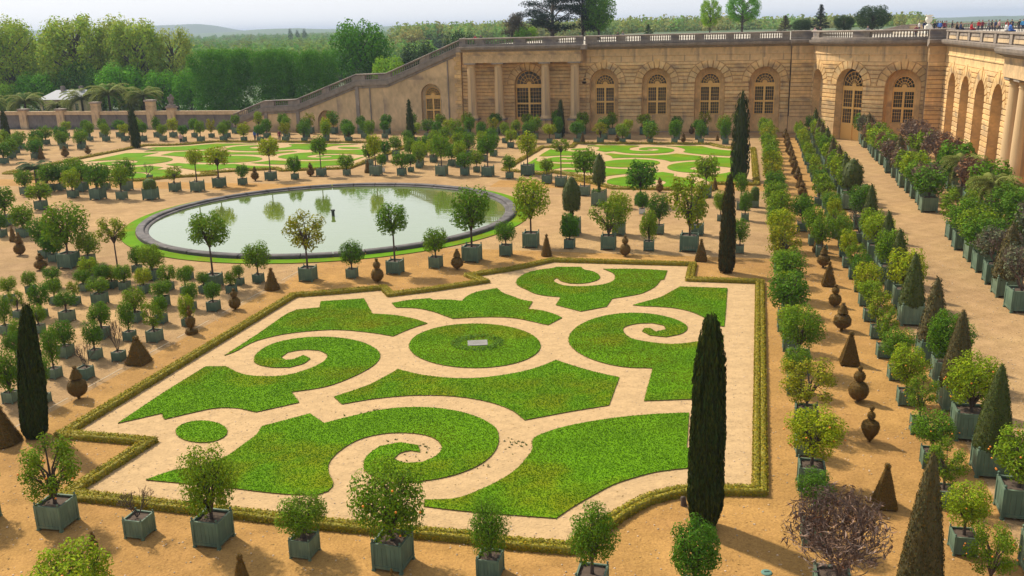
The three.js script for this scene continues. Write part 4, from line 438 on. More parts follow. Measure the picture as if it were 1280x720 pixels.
  // side parapet: solid with sunk panels between piers
  part('parapet_wall', boxG(23.75, 24.25, 13.41, 14.35, -129.2, -64), stoneDark, O); part('coping', boxG(23.55, 24.45, 14.351, 14.53, -129.2, -64), stoneGrey, O);
  for (let k = 0; k < 11; k++) { const z = -128.4 + k * 6; part('pier', boxG(23.6, 23.749, 13.41, 14.349, z - 0.5, z + 0.5), stoneDark, O); part('sunk_panel', boxG(23.68, 23.749, 13.95, 14.25, z + 1.1, z + 4.9), stoneGrey, O); part('panel', boxG(23.66, 23.749, 13.5, 13.85, z + 0.9, z + 5.1), stoneBuff, O); }
}
// ---------- terrace on top, continuing behind and to the right ----------
{
  const s = new THREE.Shape(); [[-44, -146.2], [8.5, -146.2]].forEach(([x, z], i) => i ? s.lineTo(x, -z) : s.moveTo(x, -z)); for (let k = 0; k <= 14; k++) { const p = qC(LC * k / 14, 0, -0.4); s.lineTo(p.x, -p.z); } [[24.3, -64], [200, -64], [200, -270], [-44, -270]].forEach(([x, z]) => s.lineTo(x, -z));
  const g = new THREE.ExtrudeGeometry(s, { depth: 0.35, bevelEnabled: false }); g.rotateX(-Math.PI / 2); g.translate(0, 13.0, 0); uvMetres(g, 0.2); struct('terrace', g, new THREE.MeshStandardMaterial({ color: C(0.58, 0.5, 0.4), map: grainTex, roughness: 0.95 }));
  struct('terrace_wall', boxG(-44.3, -44.01, 0, 12.99, -420, -158.4), stoneBuff); struct('terrace_lawn', boxG(-44, 300, 12.4, 12.9, -700, -270.2), flat(0.05, 0.085, 0.02)); 
  struct('terrace_walk', boxG(25.2, 200, 13.36, 13.7, -204, -136), new THREE.MeshStandardMaterial({ color: C(0.6, 0.52, 0.42), map: grainTex, roughness: 0.95 })); const B = thing('far_balustrade', 'pale balustrade across the terrace behind the strolling visitors', 'balustrade', [0, 0, 0]);
  const bays = []; for (let x = 31; x < 78; x += 6) bays.push([x, x + 4.6]); balustrade(B, (u, y, d) => V(u, y, -188 + d), 28, 80, 13.7, bays, () => 0, stoneBuff);
  part('sloping_flank', (() => { const g = new THREE.ExtrudeGeometry(new THREE.Shape([[20, 13.36], [28.5, 13.36], [28.5, 14.9], [27, 14.9]].map((a) => new THREE.Vector2(...a))), { depth: 0.6, bevelEnabled: false }); g.translate(0, 0, -188.3); return g; })(), stoneGrey, B);
}
// ---------- stair flank with sloping balustrade ----------
{
  const S = thing('stair_flank', 'buff stone flank wall of the great stairs under a sloping balustrade', 'wall', [0, 0, 0]);
  const top = STAIR; // [x, y] of the coping top, descending to the left
  const q = (u, y, d) => V(u, y, ZF - 0.6 + d);
  const topAt = (x) => { for (let i = 0; i < top.length - 1; i++) if (x <= top[i][0] && x >= top[i + 1][0]) { const t = (x - top[i][0]) / (top[i + 1][0] - top[i][0]); return top[i][1] + (top[i + 1][1] - top[i][1]) * t; } return top[top.length - 1][1]; };
  const holes = [{ c: -50.0, r: 1.75, ys: 5.9 }, { c: -68.6, r: 1.75, ys: 1.75 }];
  const shp = new THREE.Shape(); shp.moveTo(top[0][0], 0); for (const [x, y] of top) shp.lineTo(x, Math.max(0.6, y - 1.9)); shp.lineTo(top[top.length - 1][0], 0);
  const mkHole = (o) => new THREE.Path(outline({ ...o, sill: 0.05 }).reverse().map((p) => new THREE.Vector2(...p))); for (const h of holes) shp.holes.push(mkHole(h));
  const g = new THREE.ShapeGeometry(shp); g.translate(0, 0, ZF - 0.6); uvMetres(g, 0.12); part('wall', g, stone(0.88, 0.61, 0.34), S);
  part('back_wall', (() => { const b = new THREE.ShapeGeometry(new THREE.Shape([[top[0][0], 0], ...top.map(([x, y]) => [x, Math.max(0.6, y - 1.9)]), [top[top.length - 1][0], 0]].map((p) => new THREE.Vector2(...p)))); b.translate(0, 0, ZF - 14); return b; })(), stoneBuff, S);
  for (let i = 0; i < top.length - 1; i++) { // balustrade run and string course below it
    const [xa, ya] = top[i], [xb, yb] = top[i + 1], f = (u) => ya + (yb - ya) * (u - xa) / (xb - xa); const L = xa - xb;
    const bays = L > 6 ? (() => { const r = [], n = Math.max(1, Math.round(L / 6.5)); for (let k = 0; k < n; k++) r.push([xb + L * (k + 0.12) / n, xb + L * (k + 0.88) / n]); return r; })() : [[xb + L * 0.3, xb + L * 0.75]];
    balustrade(S, q, xb, xa, -1.25, bays, f, stoneGrey);
    band((u, y, d) => q(u, y + f(u), d), xb, xa, [[0, -2.35], [0.16, -2.3], [0.16, -2.05], [0.34, -1.95], [0.4, -1.72], [0.4, -1.27], [-0.4, -1.26], [-0.4, -1.9]], Math.max(1, Math.round(L / 3)), 'string_course', i % 2 ? stoneGrey : stoneDark, S);
    if (L < 12) part('pier', boxG(xb - 0.3, xb + 0.3, 0, yb - 1.3, ZF - 0.95, ZF - 0.35), stoneGrey, S);
    const st = new THREE.ShapeGeometry(new THREE.Shape()); 
    const P = [], I = []; for (const u of [xb, xa]) for (const z of [ZF - 0.7, ZF - 14]) P.push(u, Math.max(0.55, f(u) - 1.95), z); I.push(0, 1, 2, 2, 1, 3); part('stair_slope', geoFrom(P, I), stoneGrey, S);
  }
  for (const o of holes) { const w = { c: o.c, r: o.r - 0.45, ys: o.ys - 0.1, sill: o.ys > 5 ? 1.7 : 0 }; reveal(S, q, o, 0, -0.9, stoneBuff); sheetAround(S, q, { ...o, sill: 0 }, w, -0.9, stoneBuff); glazing(S, q, w, -1.1, { door: o.ys < 5 }); }
  // vertical joints
  for (const x of [-60.6, -47.0]) part('drain_pipe', boxG(x - 0.09, x + 0.09, 0, topAt(x) - 2.2, ZF - 0.6, ZF - 0.45), stoneDark, S);
}
// ---------- gate wall on the left ----------
{
  const Wl = thing('gate_wall', 'low grey garden wall with buff coping and square piers before the palms', 'wall', [0, 0, 0]); const z = -150;
  part('wall', boxG(-230, -85.5, 0, 2.55, z - 0.3, z + 0.1), stone(0.24, 0.21, 0.19), Wl); part('coping', boxG(-230, -85.5, 2.56, 3.2, z - 0.45, z + 0.28), stoneBuff, Wl);
  for (const [x, h] of [[-182, 3.3], [-168, 3.3], [-154, 3.3], [-140.2, 3.4], [-131.8, 3.4], [-123.6, 3.4], [-116.0, 4.6], [-104.5, 4.9], [-100.3, 3.7]]) { const p = new THREE.Group(); p.name = 'pier'; p.position.set(x, 0, z); Wl.add(p); part('shaft', boxG(-0.75, 0.75, 0, h, -0.55, 0.55), stoneBuff, p); part('cap', boxG(-0.9, 0.9, h, h + 0.3, -0.7, 0.7), stoneGrey, p); }
  const st = thing('pier_statue', 'weathered stone figure group on the wall pier beside the stairs', 'statue', [-100.3, 4.0, z]);
  part('base', boxG(-0.6, 0.6, 0, 0.3, -0.5, 0.5), stoneGrey, st); part('figure', cloud([[0, 0.9, 0, 0.45, 0.7, 0.4], [0.35, 1.5, 0, 0.3, 0.35, 0.25], [-0.3, 1.35, 0.1, 0.25, 0.4, 0.25], [0.1, 1.9, 0, 0.2, 0.25, 0.2]], 700, 0.3, 4), new THREE.MeshStandardMaterial({ color: C(0.34, 0.29, 0.24), roughness: 0.95, side: THREE.DoubleSide }), st);
}
{ // house beyond the wall
  const h = thing('house', 'low house with a gleaming pale hipped roof and two chimneys behind the palms', 'house', [-138.8, 0, -172]); h.scale.set(0.8, 1, 0.8);
  part('wall', boxG(-6.8, 5.8, 0, 4.05, -3.7, 3.7), stoneBuff, h); const P = [[-7.2, 4, 4.2], [6.2, 4, 4.2], [6.2, 4, -4.2], [-7.2, 4, -4.2], [-4.0, 5.8, 0], [5.4, 5.8, 0]].flat(); part('roof', geoFrom(P, [0, 1, 5, 0, 5, 4, 1, 2, 5, 2, 3, 4, 2, 4, 5, 3, 0, 4]).toNonIndexed(), new THREE.MeshStandardMaterial({ color: C(0.33, 0.33, 0.355), roughness: 0.75, side: THREE.DoubleSide }), h); h.children[1].geometry.computeVertexNormals();
  for (const x of [-2.2, 3.4]) part('chimney', boxG(x, x + 0.8, 4.4, 6.6, -0.2, 0.7), stoneGrey, h); for (const x of [-6, -3, 0.5, 4]) part('window', boxG(x, x + 1, 1.8, 3.2, 3.66, 3.74), flat(0.05, 0.06, 0.07, { roughness: 0.2 }), h);
}
// ---------- planters ----------
const woodTex = tex(256, 256, (u, v) => { const a = fbm(u * 40, v * 3, 4, 0), b = fbm(u * 5 + 3, v * 5, 4, 5), w = Math.max(0, Math.min(1, (fbm(u * 9 + 2, v * 4, 4, 0) - 0.6) * 7)), s = 0.74 + 0.5 * (a - 0.5) + 0.6 * (b - 0.5); return [s * (1 + 0.5 * w), s * (1 + 0.15 * w), s * (0.98 + 0.05 * w)]; });
const boxMat = [C(0.115, 0.195, 0.128), C(0.10, 0.175, 0.118), C(0.145, 0.215, 0.135)].map((c) => new THREE.MeshStandardMaterial({ color: c, map: woodTex, roughness: 0.7 })), boxWhite = flat(0.6, 0.6, 0.56), potSoil = new THREE.MeshStandardMaterial({ color: C(0.12, 0.08, 0.055), map: grainTex, roughness: 1 });
// unit planter: side 1, height 1, base at y=0
const plankPanel = (() => { const a = []; for (let k = 0; k < 6; k++) a.push(boxG(-0.44 + k * 0.1467 + 0.004, -0.44 + (k + 1) * 0.1467 - 0.004, 0.13, 0.9, -0.015, 0.012 + (k % 2) * 0.002)); a.push(boxG(-0.44, 0.44, 0.1, 0.2, -0.014, 0.03), boxG(-0.44, 0.44, 0.84, 0.93, -0.014, 0.03)); const g = merge(a); g.translate(0, 0, 0.47); return g; })();
const postG = (() => { const g = merge([boxG(-0.045, 0.045, 0.04, 0.97, -0.045, 0.045), (() => { const b = latheG([[0, 1.1], [0.035, 1.085], [0.045, 1.05], [0.03, 1.015], [0.02, 1.0], [0.045, 0.985], [0.05, 0.965]], 7); return b; })(), boxG(-0.06, 0.06, 0, 0.05, -0.06, 0.06)]); return g; })();
const rimG = merge([boxG(-0.5, 0.5, 0.925, 0.96, 0.43, 0.5), boxG(-0.5, 0.5, 0.925, 0.96, -0.5, -0.43), boxG(-0.5, -0.43, 0.926, 0.959, -0.43, 0.43), boxG(0.43, 0.5, 0.926, 0.959, -0.43, 0.43)]);
const soilG = (() => { const g = new THREE.PlaneGeometry(0.88, 0.88, 6, 6); g.rotateX(-Math.PI / 2); const p = g.attributes.position; for (let i = 0; i < p.count; i++) p.setY(i, 0.86 + 0.03 * Math.sin(i * 12.9898)); g.computeVertexNormals(); return g; })();
const simpleBox = merge([0, 1, 2, 3].map((k) => { const g = plankPanel.clone(); g.rotateY(k * Math.PI / 2); return g; }).concat([[-1, -1], [1, -1], [1, 1], [-1, 1]].map(([a, b]) => { const g = postG.clone(); g.translate(a * 0.46, 0, b * 0.46); return g; })));
function planter(parent, s, near, white) {
  const m = white ? boxWhite : boxMat[(RP() * 3) | 0], h = 0.94 + 0.1 * RP();
  if (!near) { const b = part('planter', simpleBox, m, parent); b.scale.set(s, s * h, s); const so = part('soil', soilG, potSoil, parent); so.scale.set(s, s * h, s); return s * h; }
  const p = new THREE.Group(); p.name = 'planter'; p.scale.set(s, s * h, s); parent.add(p);
  for (let k = 0; k < 4; k++) { const q = part('panel', plankPanel, m, p); q.rotation.y = k * Math.PI / 2; } for (const [a, b] of [[-1, -1], [1, -1], [1, 1], [-1, 1]]) { const q = part('corner_post', postG, m, p); q.position.set(a * 0.46, 0, b * 0.46); }
  part('rim', rimG, boxMat[2], p); part('soil', soilG, potSoil, p); return s * h;
}
// ---------- crowns (unit radius) ----------
const RP = rand(2024);
function crownClumps(seed, n, cr, tall = 1, hollow = 0.55) { const R = rand(seed), c = []; for (let k = 0; k < n; k++) { const y = -0.85 + 1.7 * (k + 0.5) / n, a = k * 2.399 + R() * 0.7, r = Math.sqrt(Math.max(0, 1 - y * y)) * (hollow + 0.25 * R()), s = cr * (0.75 + 0.5 * R()); c.push([Math.cos(a) * r, y * (1 - cr) * tall, Math.sin(a) * r, s, s * 0.85, s]); } let mr = 0, y0 = 9, y1 = -9; for (const q of c) { mr = Math.max(mr, Math.hypot(q[0], q[2]) + q[3] * 0.9); y0 = Math.min(y0, q[1] - q[4]); y1 = Math.max(y1, q[1] + q[4]); } const sy = 2 / (y1 - y0), my = (y0 + y1) / 2; for (const q of c) { q[0] /= mr; q[2] /= mr; q[3] /= mr; q[5] /= mr; q[1] = (q[1] - my) * sy; q[4] *= sy; const L = Math.hypot(q[0], q[1], q[2]), f = Math.min(1, (1.02 - 0.85 * q[3]) / Math.max(L, 0.01)); q[0] *= f; q[1] *= f; q[2] *= f; } return c; }
const LOD = { near: [5200, 0.092], mid: [2400, 0.132], far: [1000, 0.2] };
const crownG = {}, branchG = {};
function branchesFor(clumps, seed) { const R = rand(seed), L = []; for (const c of clumps) { const e = V(c[0] * 0.9, c[1], c[2] * 0.9), m = V(c[0] * 0.35 + (R() - 0.5) * 0.15, -0.55 + (c[1] + 0.6) * 0.45, c[2] * 0.35 + (R() - 0.5) * 0.15); L.push({ p: [V(0, -0.95, 0), m, e], r: [0.05, 0.03, 0.01] }); for (let k = 0; k < 3; k++) L.push({ p: [m.clone().lerp(e, 0.5 + 0.2 * k), V(e.x + (R() - 0.5) * c[3] * 1.6, e.y + (R() - 0.3) * c[4] * 1.4, e.z + (R() - 0.5) * c[5] * 1.6)], r: [0.014, 0.004] }); } return tubes(L, 4); }
function crown(kind, lod, v) {
  const id = kind + lod + v; if (!crownG[id]) {
    const [n, s] = LOD[lod], seed = 100 + v * 17 + kind.charCodeAt(0); let cl, k = 1, o = { wide: 0.48, jitter: 0.7, tint: 0.3, up: 0.25 };
    if (kind === 'a' || kind === 's') { cl = crownClumps(seed, 13, 0.34, 1, 0.62); k = 0.62; o.low = 0.15; } else if (kind === 't') cl = crownClumps(seed, 14, 0.44, 1, 0.45); else if (kind === 'd') { cl = crownClumps(seed, 22, 0.36, 1, 0.64); k = 1.25; } else cl = crownClumps(seed, 17, 0.4, 1, 0.56);
    crownG[id] = cloud(cl, Math.round(n * k), s, seed + 1, o); branchG[id] = branchesFor(cl, seed + 2);
  }
  return [crownG[id], branchG[id]];
}
const LM = { f: [leafMat(0.123, 0.228, 0.010), leafMat(0.149, 0.250, 0.010), leafMat(0.097, 0.197, 0.012), leafMat(0.186, 0.278, 0.010)], y: [leafMat(0.309, 0.357, 0.009), leafMat(0.253, 0.335, 0.010)], a: [leafMat(0.165, 0.250, 0.011), leafMat(0.217, 0.267, 0.011)], s: [leafMat(0.27, 0.27, 0.012)], d: [leafMat(0.087, 0.202, 0.011), leafMat(0.113, 0.228, 0.011)], t: [leafMat(0.119, 0.228, 0.011), leafMat(0.156, 0.267, 0.011)] };
const barkMat = flat(0.075, 0.05, 0.035), twigMat = flat(0.17, 0.11, 0.085), fruitMat = flat(0.75, 0.22, 0.01, { roughness: 0.5 });
const trunkUnit = tubes([{ p: [V(0, -0.1, 0), V(0.06, 0.35, 0.03), V(-0.05, 0.7, -0.04), V(0, 1, 0)], r: [1, 0.8, 0.72, 0.62] }], 7);
const fruitG = (() => { const R = rand(8), a = []; for (let k = 0; k < 13; k++) { const g = new THREE.IcosahedronGeometry(0.03, 1), t = R() * 6.28, y = R() * 1.5 - 0.8, r = Math.sqrt(Math.max(0.1, 1 - y * y)) * 0.92; g.translate(Math.cos(t) * r, y * 0.9, Math.sin(t) * r); a.push(g); } return merge(a); })();
// bare branching
function twigTree(seed, n, bush) { const R = rand(seed), L = []; const rec = (p, d, len, r, lv) => { const q = p.clone().addScaledVector(d, len), m = p.clone().lerp(q, 0.5).add(V((R() - 0.5) * len * 0.2, (R() - 0.5) * len * 0.15, (R() - 0.5) * len * 0.2)); L.push({ p: [p, m, q], r: [r, r * 0.8, r * 0.6] }); if (lv <= 0) return; const k = 2 + (R() < 0.6 ? 1 : 0) + (lv === 1 ? 1 : 0); for (let i = 0; i < k; i++) { const a = R() * 6.28, sp = bush * (0.55 + 0.5 * R()); rec(q, d.clone().add(V(Math.cos(a) * sp, (R() - 0.2) * 0.4, Math.sin(a) * sp)).normalize(), len * (0.62 + 0.22 * R()), r * 0.64, lv - 1); } }; for (let k = 0; k < n; k++) { const a = k / n * 6.28 + R(); rec(V(0, -1, 0), V(Math.cos(a) * 0.75, 0.9, Math.sin(a) * 0.75).normalize(), 0.62, 0.055, 5); } const g = tubes(L, 3); g.computeBoundingBox(); const b = g.boundingBox, sx = 2 / Math.max(b.max.x - b.min.x, b.max.z - b.min.z), sy = 2 / (b.max.y - b.min.y); g.translate(-(b.max.x + b.min.x) / 2, -b.min.y, -(b.max.z + b.min.z) / 2); g.scale(sx, sy, sx); g.translate(0, -1, 0); return g; }
const twigG = [twigTree(5, 4, 0.8), twigTree(9, 5, 0.7)], bushG = [twigTree(15, 8, 0.9), twigTree(19, 9, 0.8)];
// clipped yew shapes: profile -> core + leaf coat, unit height, base radius via profile
const yewCore = flat(0.12, 0.07, 0.013), yewMat = leafMat(0.165, 0.092, 0.014, 0.1), yewGreen = leafMat(0.075, 0.095, 0.014, 0.2), yewGreenCore = flat(0.06, 0.076, 0.012), yewBrown = leafMat(0.10, 0.08, 0.024, 0.1), yewBrownCore = flat(0.085, 0.068, 0.02);
const arc = (cy, r, a0 = -1.45, a1 = 1.45, n = 8, sy = 1) => Array.from({ length: n + 1 }, (_, i) => { const a = a0 + (a1 - a0) * i / n; return [Math.cos(a) * r, cy + Math.sin(a) * r * sy]; });
const PROF = { // radius, height; total height 1.6, width about 0.8
  ball2: [[0.05, 0], [0.05, 0.1], ...arc(0.5, 0.42), [0.05, 0.93], ...arc(1.15, 0.24), [0.03, 1.4], ...arc(1.5, 0.1), [0, 1.6]],
  ballcone: [[0.06, 0], [0.06, 0.14], ...arc(0.56, 0.42), [0.07, 1.0], [0.26, 1.03], [0.1, 1.44], [0.06, 1.45], ...arc(1.53, 0.08), [0, 1.61]],
  egg: [[0.05, 0], [0.06, 0.08], [0.2, 0.26], [0.34, 0.48], [0.4, 0.68], [0.34, 0.86], [0.12, 0.96], [0.05, 0.98], ...arc(1.16, 0.17, -1.4, 1.4, 6), [0.03, 1.38], ...arc(1.48, 0.1, -1.4, 1.4, 6), [0, 1.59]],
  cone: [[0.3, 0], [0.4, 0.05], [0.24, 0.7], [0.1, 1.32], [0.05, 1.36], ...arc(1.46, 0.1, -1.2, 1.4, 6), [0, 1.57]],
  spire: [[0.34, 0], [0.4, 0.06], [0.34, 0.45], [0.24, 0.9], [0.12, 1.36], [0.05, 1.54], [0, 1.6]],
  pyr: [[0.42, 0], [0.5, 0.06], [0.3, 0.7], [0.1, 1.34], [0.05, 1.35], [0.1, 1.4], [0.11, 1.48], [0.07, 1.56], [0, 1.58]],
  disc: [[0.36, 0], [0.4, 0.04], [0.4, 0.2], [0.06, 0.24], [0.06, 0.34], ...arc(0.66, 0.32), [0.06, 1.0], ...arc(1.16, 0.17), [0.05, 1.36], [0.12, 1.4], [0, 1.6]],
  dome: [[0.4, 0], [0.46, 0.2], [0.47, 0.8], [0.42, 1.2], [0.3, 1.45], [0.12, 1.58], [0, 1.6]],
  mushroom: [[0.1, 0.0], [0.09, 0.42], [0.38, 0.44], [0.42, 0.9], [0.4, 1.1], [0.28, 1.35], [0.12, 1.55], [0, 1.62]],
};
const yewG = {};
function yew(kind, lod) { const id = kind + lod; if (!yewG[id]) { let core = kind === 'pyr' ? (() => { const g = latheG(PROF.pyr, 4); g.rotateY(Math.PI / 4); return g; })() : latheG(PROF[kind], 14); core = core.toNonIndexed(); core.computeVertexNormals(); const n = { near: 7000, mid: 1900, far: 700 }[lod], s = { near: 0.036, mid: 0.065, far: 0.11 }[lod]; yewG[id] = [core, coat(core, n, s, 31 + kind.length, { jitter: 0.55, wide: 0.5, tint: 0.5, lift: 1.1 })]; } return yewG[id]; }
function addYew(parent, kind, lod, H, W, y0 = 0, mats = [yewCore, yewMat]) { const [c, l] = yew(kind, lod), sx = W / (kind === 'pyr' ? 0.72 : 0.84), sy = (H) / 1.6; for (const [n, g, m] of [['core', c, mats[0]], ['foliage', l, mats[1]]]) { const o = part(n, g, m, parent); o.position.y = y0; o.scale.set(sx, sy, sx); if (n === 'foliage') o.userData.kind = 'stuff'; } }
// ---------- potted trees ----------
const WORDS = { f: 'dense green crown', a: 'loose open crown', y: 'yellow-green crown', d: 'tight round ball crown', n: 'bare leafless branches', b: 'rounded twiggy leafless bush', t: 'narrow upright crown', s: 'yellowing leaves', h: 'low clipped dome', m: 'dark clipped mushroom yew', g: 'purple-brown twiggy bush', c: 'tall pointed clipped yew', p: 'arching palm fronds' };
const ZONE = { front: ['from the tall cypress before the front hedge', 'boxed trees before the front hedge'], basin: ['from the notch cypress between pool and parterre', 'boxed trees on the near side of the pool'], 'far basin': ['from the gate wall end behind the pool', 'boxed trees on the far side of the pool'], east: ['from the pool on the gravel beside it', 'boxed trees beside the pool'], west: ['from the pool in the parterre-side ranks', 'boxed trees in the ranks beside the parterre'], A: ['from the facade along the parterre hedge', 'boxed trees along the parterre edge'], B: ['from the facade in the small-tree row', 'small boxed trees beyond the topiary'], C: ['from the facade beside the small-tree row', 'large boxes on the parterre side of the path'], D: ['from the facade along the shrub-side path', 'large boxes on the wall side of the path'], E: ['from the facade under the side wall', 'large boxes under the side wall'], facade: ['from the stair wall among the facade rows', 'boxed trees before the facade'], aisle: ['from the facade between the back parterres', 'boxed trees between the back parterres'], backwest: ['from the facade near the gate wall', 'boxed trees near the gate wall'] };
const ZORDER = { front: (p) => -p.x, basin: (p) => -p.x, 'far basin': (p) => p.x, east: (p) => Math.hypot(p.x + 36.1, p.z + 76.8), west: (p) => Math.hypot(p.x + 36.1, p.z + 76.8), facade: (p) => p.x }, ranks = {};
const ordinal = (n) => n + (n % 100 > 10 && n % 100 < 14 ? 'th' : ['th', 'st', 'nd', 'rd'][n % 10] ?? 'th');
function rankLabels() { for (const k in ranks) { const f = ZORDER[k] ?? ((p) => p.z); ranks[k].sort((a, b) => f(a.t.position) - f(b.t.position)).forEach(({ t, word, tail }, i) => { t.userData.label = `${word}, ${i ? ordinal(i + 1) : 'first'} ${tail}`; }); } }
let palmMade = null;
function frondG() { const pos = [], idx = [], R = rand(4); for (let f = 0; f < 46; f++) { const a = R() * 6.28, el = -0.3 + 1.5 * R(), L = 1, n = 7; let px = 0, py = 0, pz = 0, e = el; for (let k = 0; k < n; k++) { const c = Math.cos(e), qx = px + Math.cos(a) * c * L / n, qy = py + Math.sin(e) * L / n, qz = pz + Math.sin(a) * c * L / n; e -= 0.26; for (const s of [-1, 1]) for (let j = 0; j < 2; j++) { const t = j / 2, bx = px + (qx - px) * t, by = py + (qy - py) * t, bz = pz + (qz - pz) * t, w = 0.2 * (1 - Math.abs(k / n - 0.4)), b = pos.length / 3, sx = -Math.sin(a) * s * w + Math.cos(a) * c * 0.1, sz = Math.cos(a) * s * w + Math.sin(a) * c * 0.1; pos.push(bx, by, bz, bx + Math.cos(a) * 0.075, by + 0.01, bz + Math.sin(a) * 0.075, bx + sx, by - 0.06, bz + sz); idx.push(b, b + 1, b + 2); } px = qx; py = qy; pz = qz; } } return geoFrom(pos, idx, null, pos.map(() => 0.9)); }
const palmLeaf = leafMat(0.22, 0.25, 0.05, 0.3); const palmG = frondG();
function potted(x, z, s, H, cb, cw, kind, zone) {
  const dist = Math.hypot(x, z, 14), lod = dist < 48 ? 'near' : dist < 85 ? 'mid' : 'far', stem = cb - s > 1.1 && 'faysdt'.includes(kind);
  const size = s > 1.0 ? 'large' : s > 0.68 ? 'medium' : 'small', [zt, gr] = ZONE[zone];
  const label = `${stem ? 'tall-stemmed ' : ''}${WORDS[kind]} in ${size} box`;
  const name = kind === 'c' || kind === 'm' || kind === 'h' ? 'boxed_yew' : kind === 'p' ? 'boxed_palm' : kind === 'g' ? 'boxed_shrub' : 'boxed_orange_tree';
  const t = thing(name, label, kind === 'c' || kind === 'm' || kind === 'h' ? 'topiary' : kind === 'p' ? 'palm' : kind === 'g' ? 'shrub' : 'potted tree', [x, 0.004, z], (RP() - 0.5) * 0.12, gr); (ranks[zone] ??= []).push({ t, word: label, tail: zt });
  const bh = planter(t, s, dist < 75, s < 0.56 && zone === 'east' && kind === 'd'), top = bh * 0.86;
  const rw = cw * (0.49 + 0.05 * RP()), v = (RP() * 3) | 0;
  if (kind === 'c') { addYew(t, 'spire', lod, H - top, cw, top, RP() < 0.6 ? [yewBrownCore, yewBrown] : [yewGreenCore, yewGreen]); return t; }
  if (kind === 'm') { addYew(t, 'mushroom', lod, H - top, cw, top, [yewGreenCore, yewGreen]); const hg = part('hedge_ring', coat(boxG(-s * 0.46, s * 0.46, top, top + 0.22, -s * 0.46, s * 0.46), 500, 0.11, 3), LM.d[0], t); hg.userData.kind = 'stuff'; return t; }
  if (kind === 'h') { addYew(t, 'dome', lod, H - top, s * 0.96, top, [yewGreenCore, LM.f[0]]); return t; }
  if (kind === 'p') { const tk = part('trunk', trunkUnit, barkMat, t); tk.position.y = top; tk.scale.set(0.17, H * 0.45, 0.17); const f = part('fronds', palmG, palmLeaf, t); f.position.y = top + H * 0.45; f.scale.setScalar(cw / 1.7); f.userData.kind = 'stuff'; return t; }
  if (kind === 'b') { const hh = (H - top) / 2; const b = part('branches', bushG[0], flat(0.16, 0.105, 0.08), t); b.position.y = top + hh; b.scale.set(rw, hh, rw); const f = part('twigs', cloud([[0, 0, 0, 1, 1, 1], [0.1, -0.1, 0, 0.9, 0.8, 0.9]], 2600, 0.2, 78, { wide: 0.014, jitter: 0.9, low: 0.2 }), leafMat(0.27, 0.175, 0.13, 0.05), t); f.position.y = top + hh * 1.15; f.scale.set(rw * 0.95, hh * 0.85, rw * 0.95); f.userData.kind = 'stuff'; return t; }
  if (kind === 'n' || kind === 'g') { const g = kind === 'n' ? twigG[v % 2] : bushG[v % 2], cy = kind === 'n' ? top : top, hh = (H - cy) / 2; const b = part('branches', g, kind === 'n' ? barkMat : twigMat, t); b.position.y = cy + hh; b.scale.set(rw, hh, rw); b.rotation.y = RP() * 6.28; if (kind === 'g') { const f = part('foliage', crown('a', lod, v)[0], twigLeafs[(RP() * 3) | 0], t); f.position.y = cy + hh * 1.1; f.scale.set(rw * 0.98, hh * 0.92, rw * 0.98); f.userData.kind = 'stuff'; } return t; }
  cb = Math.max(bh * 0.98, cb - 0.08 * (H - cb)); const cy = (H + cb) / 2, rh = Math.max(0.3, (H - cb) / 2), [cg, bg] = crown(kind, lod, v), mats = LM[kind], turn = RP() * 6.28;
  const tk = part('trunk', trunkUnit, barkMat, t); tk.position.y = top; const tr = 0.03 + 0.028 * s + 0.008 * cw; tk.scale.set(tr, Math.max(0.15, cb + rh * 0.25 - top), tr);
  const b = part('branches', bg, barkMat, t); b.position.y = cy; b.scale.set(rw, rh, rw); b.rotation.y = turn;
  const f = part('crown', cg, mats[(RP() * mats.length) | 0], t); f.position.y = cy; f.scale.set(rw, rh, rw); f.rotation.y = turn; f.userData.kind = 'stuff';
  if (lod === 'near' && kind !== 'd' && RP() < 0.4) { const o = part('fruit', fruitG, fruitMat, t); o.position.y = cy; o.scale.set(rw, rh, rw); o.userData.kind = 'stuff'; }
  return t;
}
const twigLeafs = [leafMat(0.20, 0.13, 0.085, 0.2), leafMat(0.15, 0.16, 0.085, 0.25), leafMat(0.22, 0.115, 0.055, 0.2)];
for (const p of POTS) potted(...p);
// row A beside the parterre hedge (x about 2.7)
const rowR = rand(606);
{
  potted(2.9, -24.6, 0.98, 3.5, 0.9, 3.1, 'b', 'A'); potted(2.6, -27.9, 0.72, 2.5, 1.2, 1.3, 'f', 'A'); potted(2.75, -31.7, 0.9, 3.0, 1.3, 2.3, 'y', 'A'); potted(2.7, -34.4, 0.72, 1.9, 0.8, 1.1, 'f', 'A'); potted(2.85, -36.9, 0.9, 3.0, 1.2, 2.6, 's', 'A'); potted(2.6, -40.6, 0.72, 2.2, 0.9, 1.5, 'f', 'A');
  let z = -43.4; const ks = 'fyfyffsfyf'; let i = 0; while (z > -141) { const big = i % 2 === 0; potted(2.7 + (rowR() - 0.5) * 0.3, Math.round(z * 10) / 10, big ? 1.0 : 0.75, (big ? 3.0 : 2.3) + rowR() * 0.5, 1.05 + 0.3 * rowR(), (big ? 2.15 : 1.5) + 0.4 * rowR(), ks[i % 10], 'A'); z -= 2.9 + 0.4 * rowR(); i++; }
}
